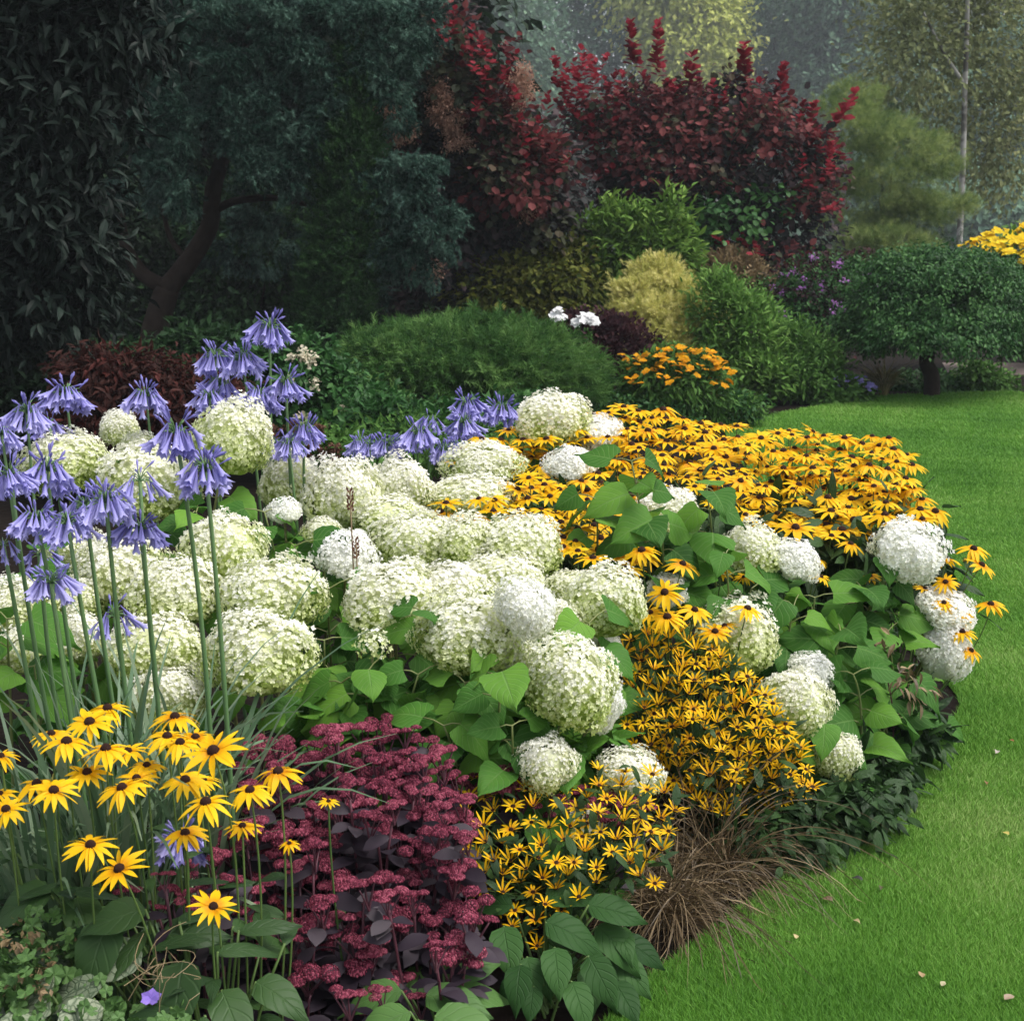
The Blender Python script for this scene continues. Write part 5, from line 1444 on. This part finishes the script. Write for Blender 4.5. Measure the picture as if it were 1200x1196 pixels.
# violet cranesbill flower with tangled dry stalks
c = at(177, 1170, 2.36)
o = thing('cranesbill_flower', (c[0], c[1] + .02, 0), 'single violet cranesbill flower beside the silvery leaves', 'flower')
bb = np.array(o.location)
mb = MB()
for k in range(5):
    a = k / 5 * 6.283 + .3
    D = np.array([math.cos(a), math.sin(a) * .7, .35 + .3 * math.sin(a)])
    mb.inst(ROUND, scl(frames(D[None], np.array([[0, -.8, .6]])), np.array([.021])), c[None], np.array([.5]))
F['violet'] = fol('violet petals', (.26, .16, .66), (.42, .30, .80), trans=.3)
shift(mb, bb).build('petals', F['violet'], o)
mb = MB().tube(curve(np.array([c[0], c[1] + .02, 0.]), np.array([c[0] + .03, c[1] + .02, c[2] * .6]), c, 6), .0012, 4)
shift(mb, bb).build('stem', M['rstem'], o)
c = at(190, 1125, 2.36)
o = thing('dry_stalk_plant', (c[0], c[1], 0), 'tangle of thin dry cranesbill stalks above the violet flower', 'plant')
mb = MB(); bb = np.array(o.location)
for k in range(16):
    p0 = np.array([c[0] + g.normal(0, .02), c[1] + g.normal(0, .02), .0]) if k < 3 else c + g.normal(0, .028, 3)
    mb.tube(curve(p0, c + g.normal(0, .05, 3), c + g.normal(0, .04, 3), 7), .0007, 4, r=.9)
shift(mb, bb).build('stem', M['carex'], o)

# dry seed stalks in front of the cream hydrangeas
for i, (px, py, h_, lab) in enumerate(((410, 575, 60, 'taller dry brown seed stalk before the white hydrangea'), (417, 632, 40, 'shorter dry brown seed stalk before the white hydrangea'))):
    d = 3.85
    t_ = at(px, py, d); b = np.array([t_[0] + .02, d + .02, 0])
    o = thing('dry_seed_stalk_plant', b, lab, 'seed stalk')
    shift(MB().tube(curve(b, (b + t_) / 2, t_, 6), .0022, 5, r=.7), b).build('stem', M['carex'], o, True)
    mb = MB()
    n = 26
    z = np.linspace(-.06, .0, n); a = np.arange(n) * 2.4
    P = t_ + np.stack([np.cos(a) * .005, np.sin(a) * .005, z], 1)
    mb.inst(LEAF4, scl(frames(np.stack([np.cos(a) * .4, np.sin(a) * .4, np.ones(n)], 1), unit(n, g)), np.full(n, .014)), P, g.uniform(size=n))
    shift(mb, b).build('seed_head', F['brownhead'], o)

# dried brown spent foliage among the lawn-side leaves
c = at(1045, 795, 4.25)
o = thing('withered_plant', (c[0], c[1], 0), 'withered brown shoot hanging in the lawn-side leaves', 'plant')
mb = MB(); bb = np.array(o.location)
crown(mb, LANCE, [blob(1055, 800, 4.25, 50, 50, .06), blob(1040, 770, 4.25, 20, 40, .04)], 12, 5, .02, .045, seed=77, down=.8)
shift(mb, bb).build('foliage', M['carex'], o)
mb = MB().tube(curve(np.array([c[0], c[1], 0.]), c + np.array([.05, 0, -.1]), at(1025, 755, 4.25), 8), .0025, 5)
shift(mb, bb).build('stem', M['sedstem'], o)

# fillers: low leaves on the soil so that no bare floor shows
def filler(label, px, d, blobs, m, nc, nl, size, seed, tp=LEAF4, cr=.04):
    return plant('low_plant', label, 'plant', px, d, [(tp, blobs, m, nc, nl, cr, size, {})], stem_r=.004, seed=seed, stemmat='rstem')
filler('low dark leaves at the lawn edge under the lawn-side hydrangeas', 1010, 4.0, [blob(1010, 905, 4.15, 100, 50, .1), blob(1068, 850, 4.45, 60, 60, .1), blob(980, 945, 3.9, 110, 50, .1), blob(930, 980, 3.75, 90, 50, .1)], M['rleaf'], 170, 8, .07, 95, RL[0])
filler('low dark leaves between the brown sedge and the lawn', 900, 3.6, [blob(900, 960, 3.75, 120, 80, .1), blob(950, 970, 3.8, 60, 50, .06)], M['rleaf'], 80, 8, .06, 96, RL[0])
filler('dark leaves in the shade beneath the front hydrangeas', 560, 3.5, [blob(470, 850, 3.6, 260, 80, .15), blob(620, 870, 3.55, 160, 80, .15)], M['hyleaf'], 90, 6, .09, 97, HY[0])

# ------------------------------------------------------------------ fallen leaves on the lawn
FL = [(1181, 989, .035, 'pale yellow leaf lying on the lawn, farthest from the bed', (.55, .45, .12)), (975, 1068, .045, 'curled brown leaf on the lawn near the sedge', (.16, .11, .06)), (1010, 1043, .04, 'dark leaf on the lawn above the curled brown one', (.04, .04, .035)),
      (1032, 1050, .03, 'small olive leaf next to the dark one on the lawn', (.08, .08, .03)), (933, 1112, .03, 'small cream leaf on the lawn below the sedge', (.55, .45, .22)), (1080, 1158, .035, 'buff leaf low on the lawn', (.40, .28, .14)),
      (1102, 1168, .03, 'pale buff leaf next to another low on the lawn', (.42, .38, .22)), (1176, 1184, .04, 'grey-brown leaf lowest on the lawn', (.32, .24, .16)), (1168, 889, .04, 'pale grey leaf lying highest on the lawn', (.40, .36, .30)), (1182, 876, .03, 'rusty small leaf beside the pale grey one', (.30, .12, .04)),
      (1155, 926, .03, 'brown crumpled leaf between the grey and pale yellow ones', (.24, .12, .05)), (1000, 1090, .03, 'thin straw-coloured leaf right beside the curled brown one', (.40, .32, .16)), (988, 997, .03, 'yellow-green leaf at the bed edge', (.25, .28, .05))]
for i, (px, py, s, lab, col) in enumerate(FL):
    p = onground(px, py); p[2] = .030
    a = G.uniform(0, 6.28)
    mf = mat('fallen leaf ' + lab[:8], two(tuple(.7 * c_ for c_ in col), col), trans=.1, noise=.4, nscale=60)
    mb = MB().inst(grid_leaf(p_ovate, 6, 4, .1, .35, .06, 0, i), scl(frames(np.array([[math.cos(a), math.sin(a), .1]]), np.array([[.2, -.2, 1.]])), np.array([s * .75])), np.zeros((1, 3)), np.array([.5]))
    o = mb.build('fallen_leaf', mf, None, True); o.location = p
    tag(o, lab, 'leaf')

# ------------------------------------------------------------------ haze in the far air
hb = bpy.data.meshes.new('haze')
x0, x1, y0, y1, z0, z1 = -150, 150, -8, 240, -1, 90
hb.from_pydata([(x0, y0, z0), (x1, y0, z0), (x1, y1, z0), (x0, y1, z0), (x0, y0, z1), (x1, y0, z1), (x1, y1, z1), (x0, y1, z1)], [],
               [(0, 3, 2, 1), (4, 5, 6, 7), (0, 1, 5, 4), (1, 2, 6, 5), (2, 3, 7, 6), (3, 0, 4, 7)])
hm = bpy.data.materials.new('haze'); hm.use_nodes = True
hn = hm.node_tree; hn.nodes.remove(hn.nodes['Principled BSDF'])
pv = hn.nodes.new('ShaderNodeVolumePrincipled')
pv.inputs['Color'].default_value = (.86, .93, 1, 1)
pv.inputs['Density'].default_value = .0009
hn.links.new(pv.outputs[0], hn.nodes['Material Output'].inputs['Volume'])
hb.materials.append(hm)
tag(link('haze', hb), kind='stuff')
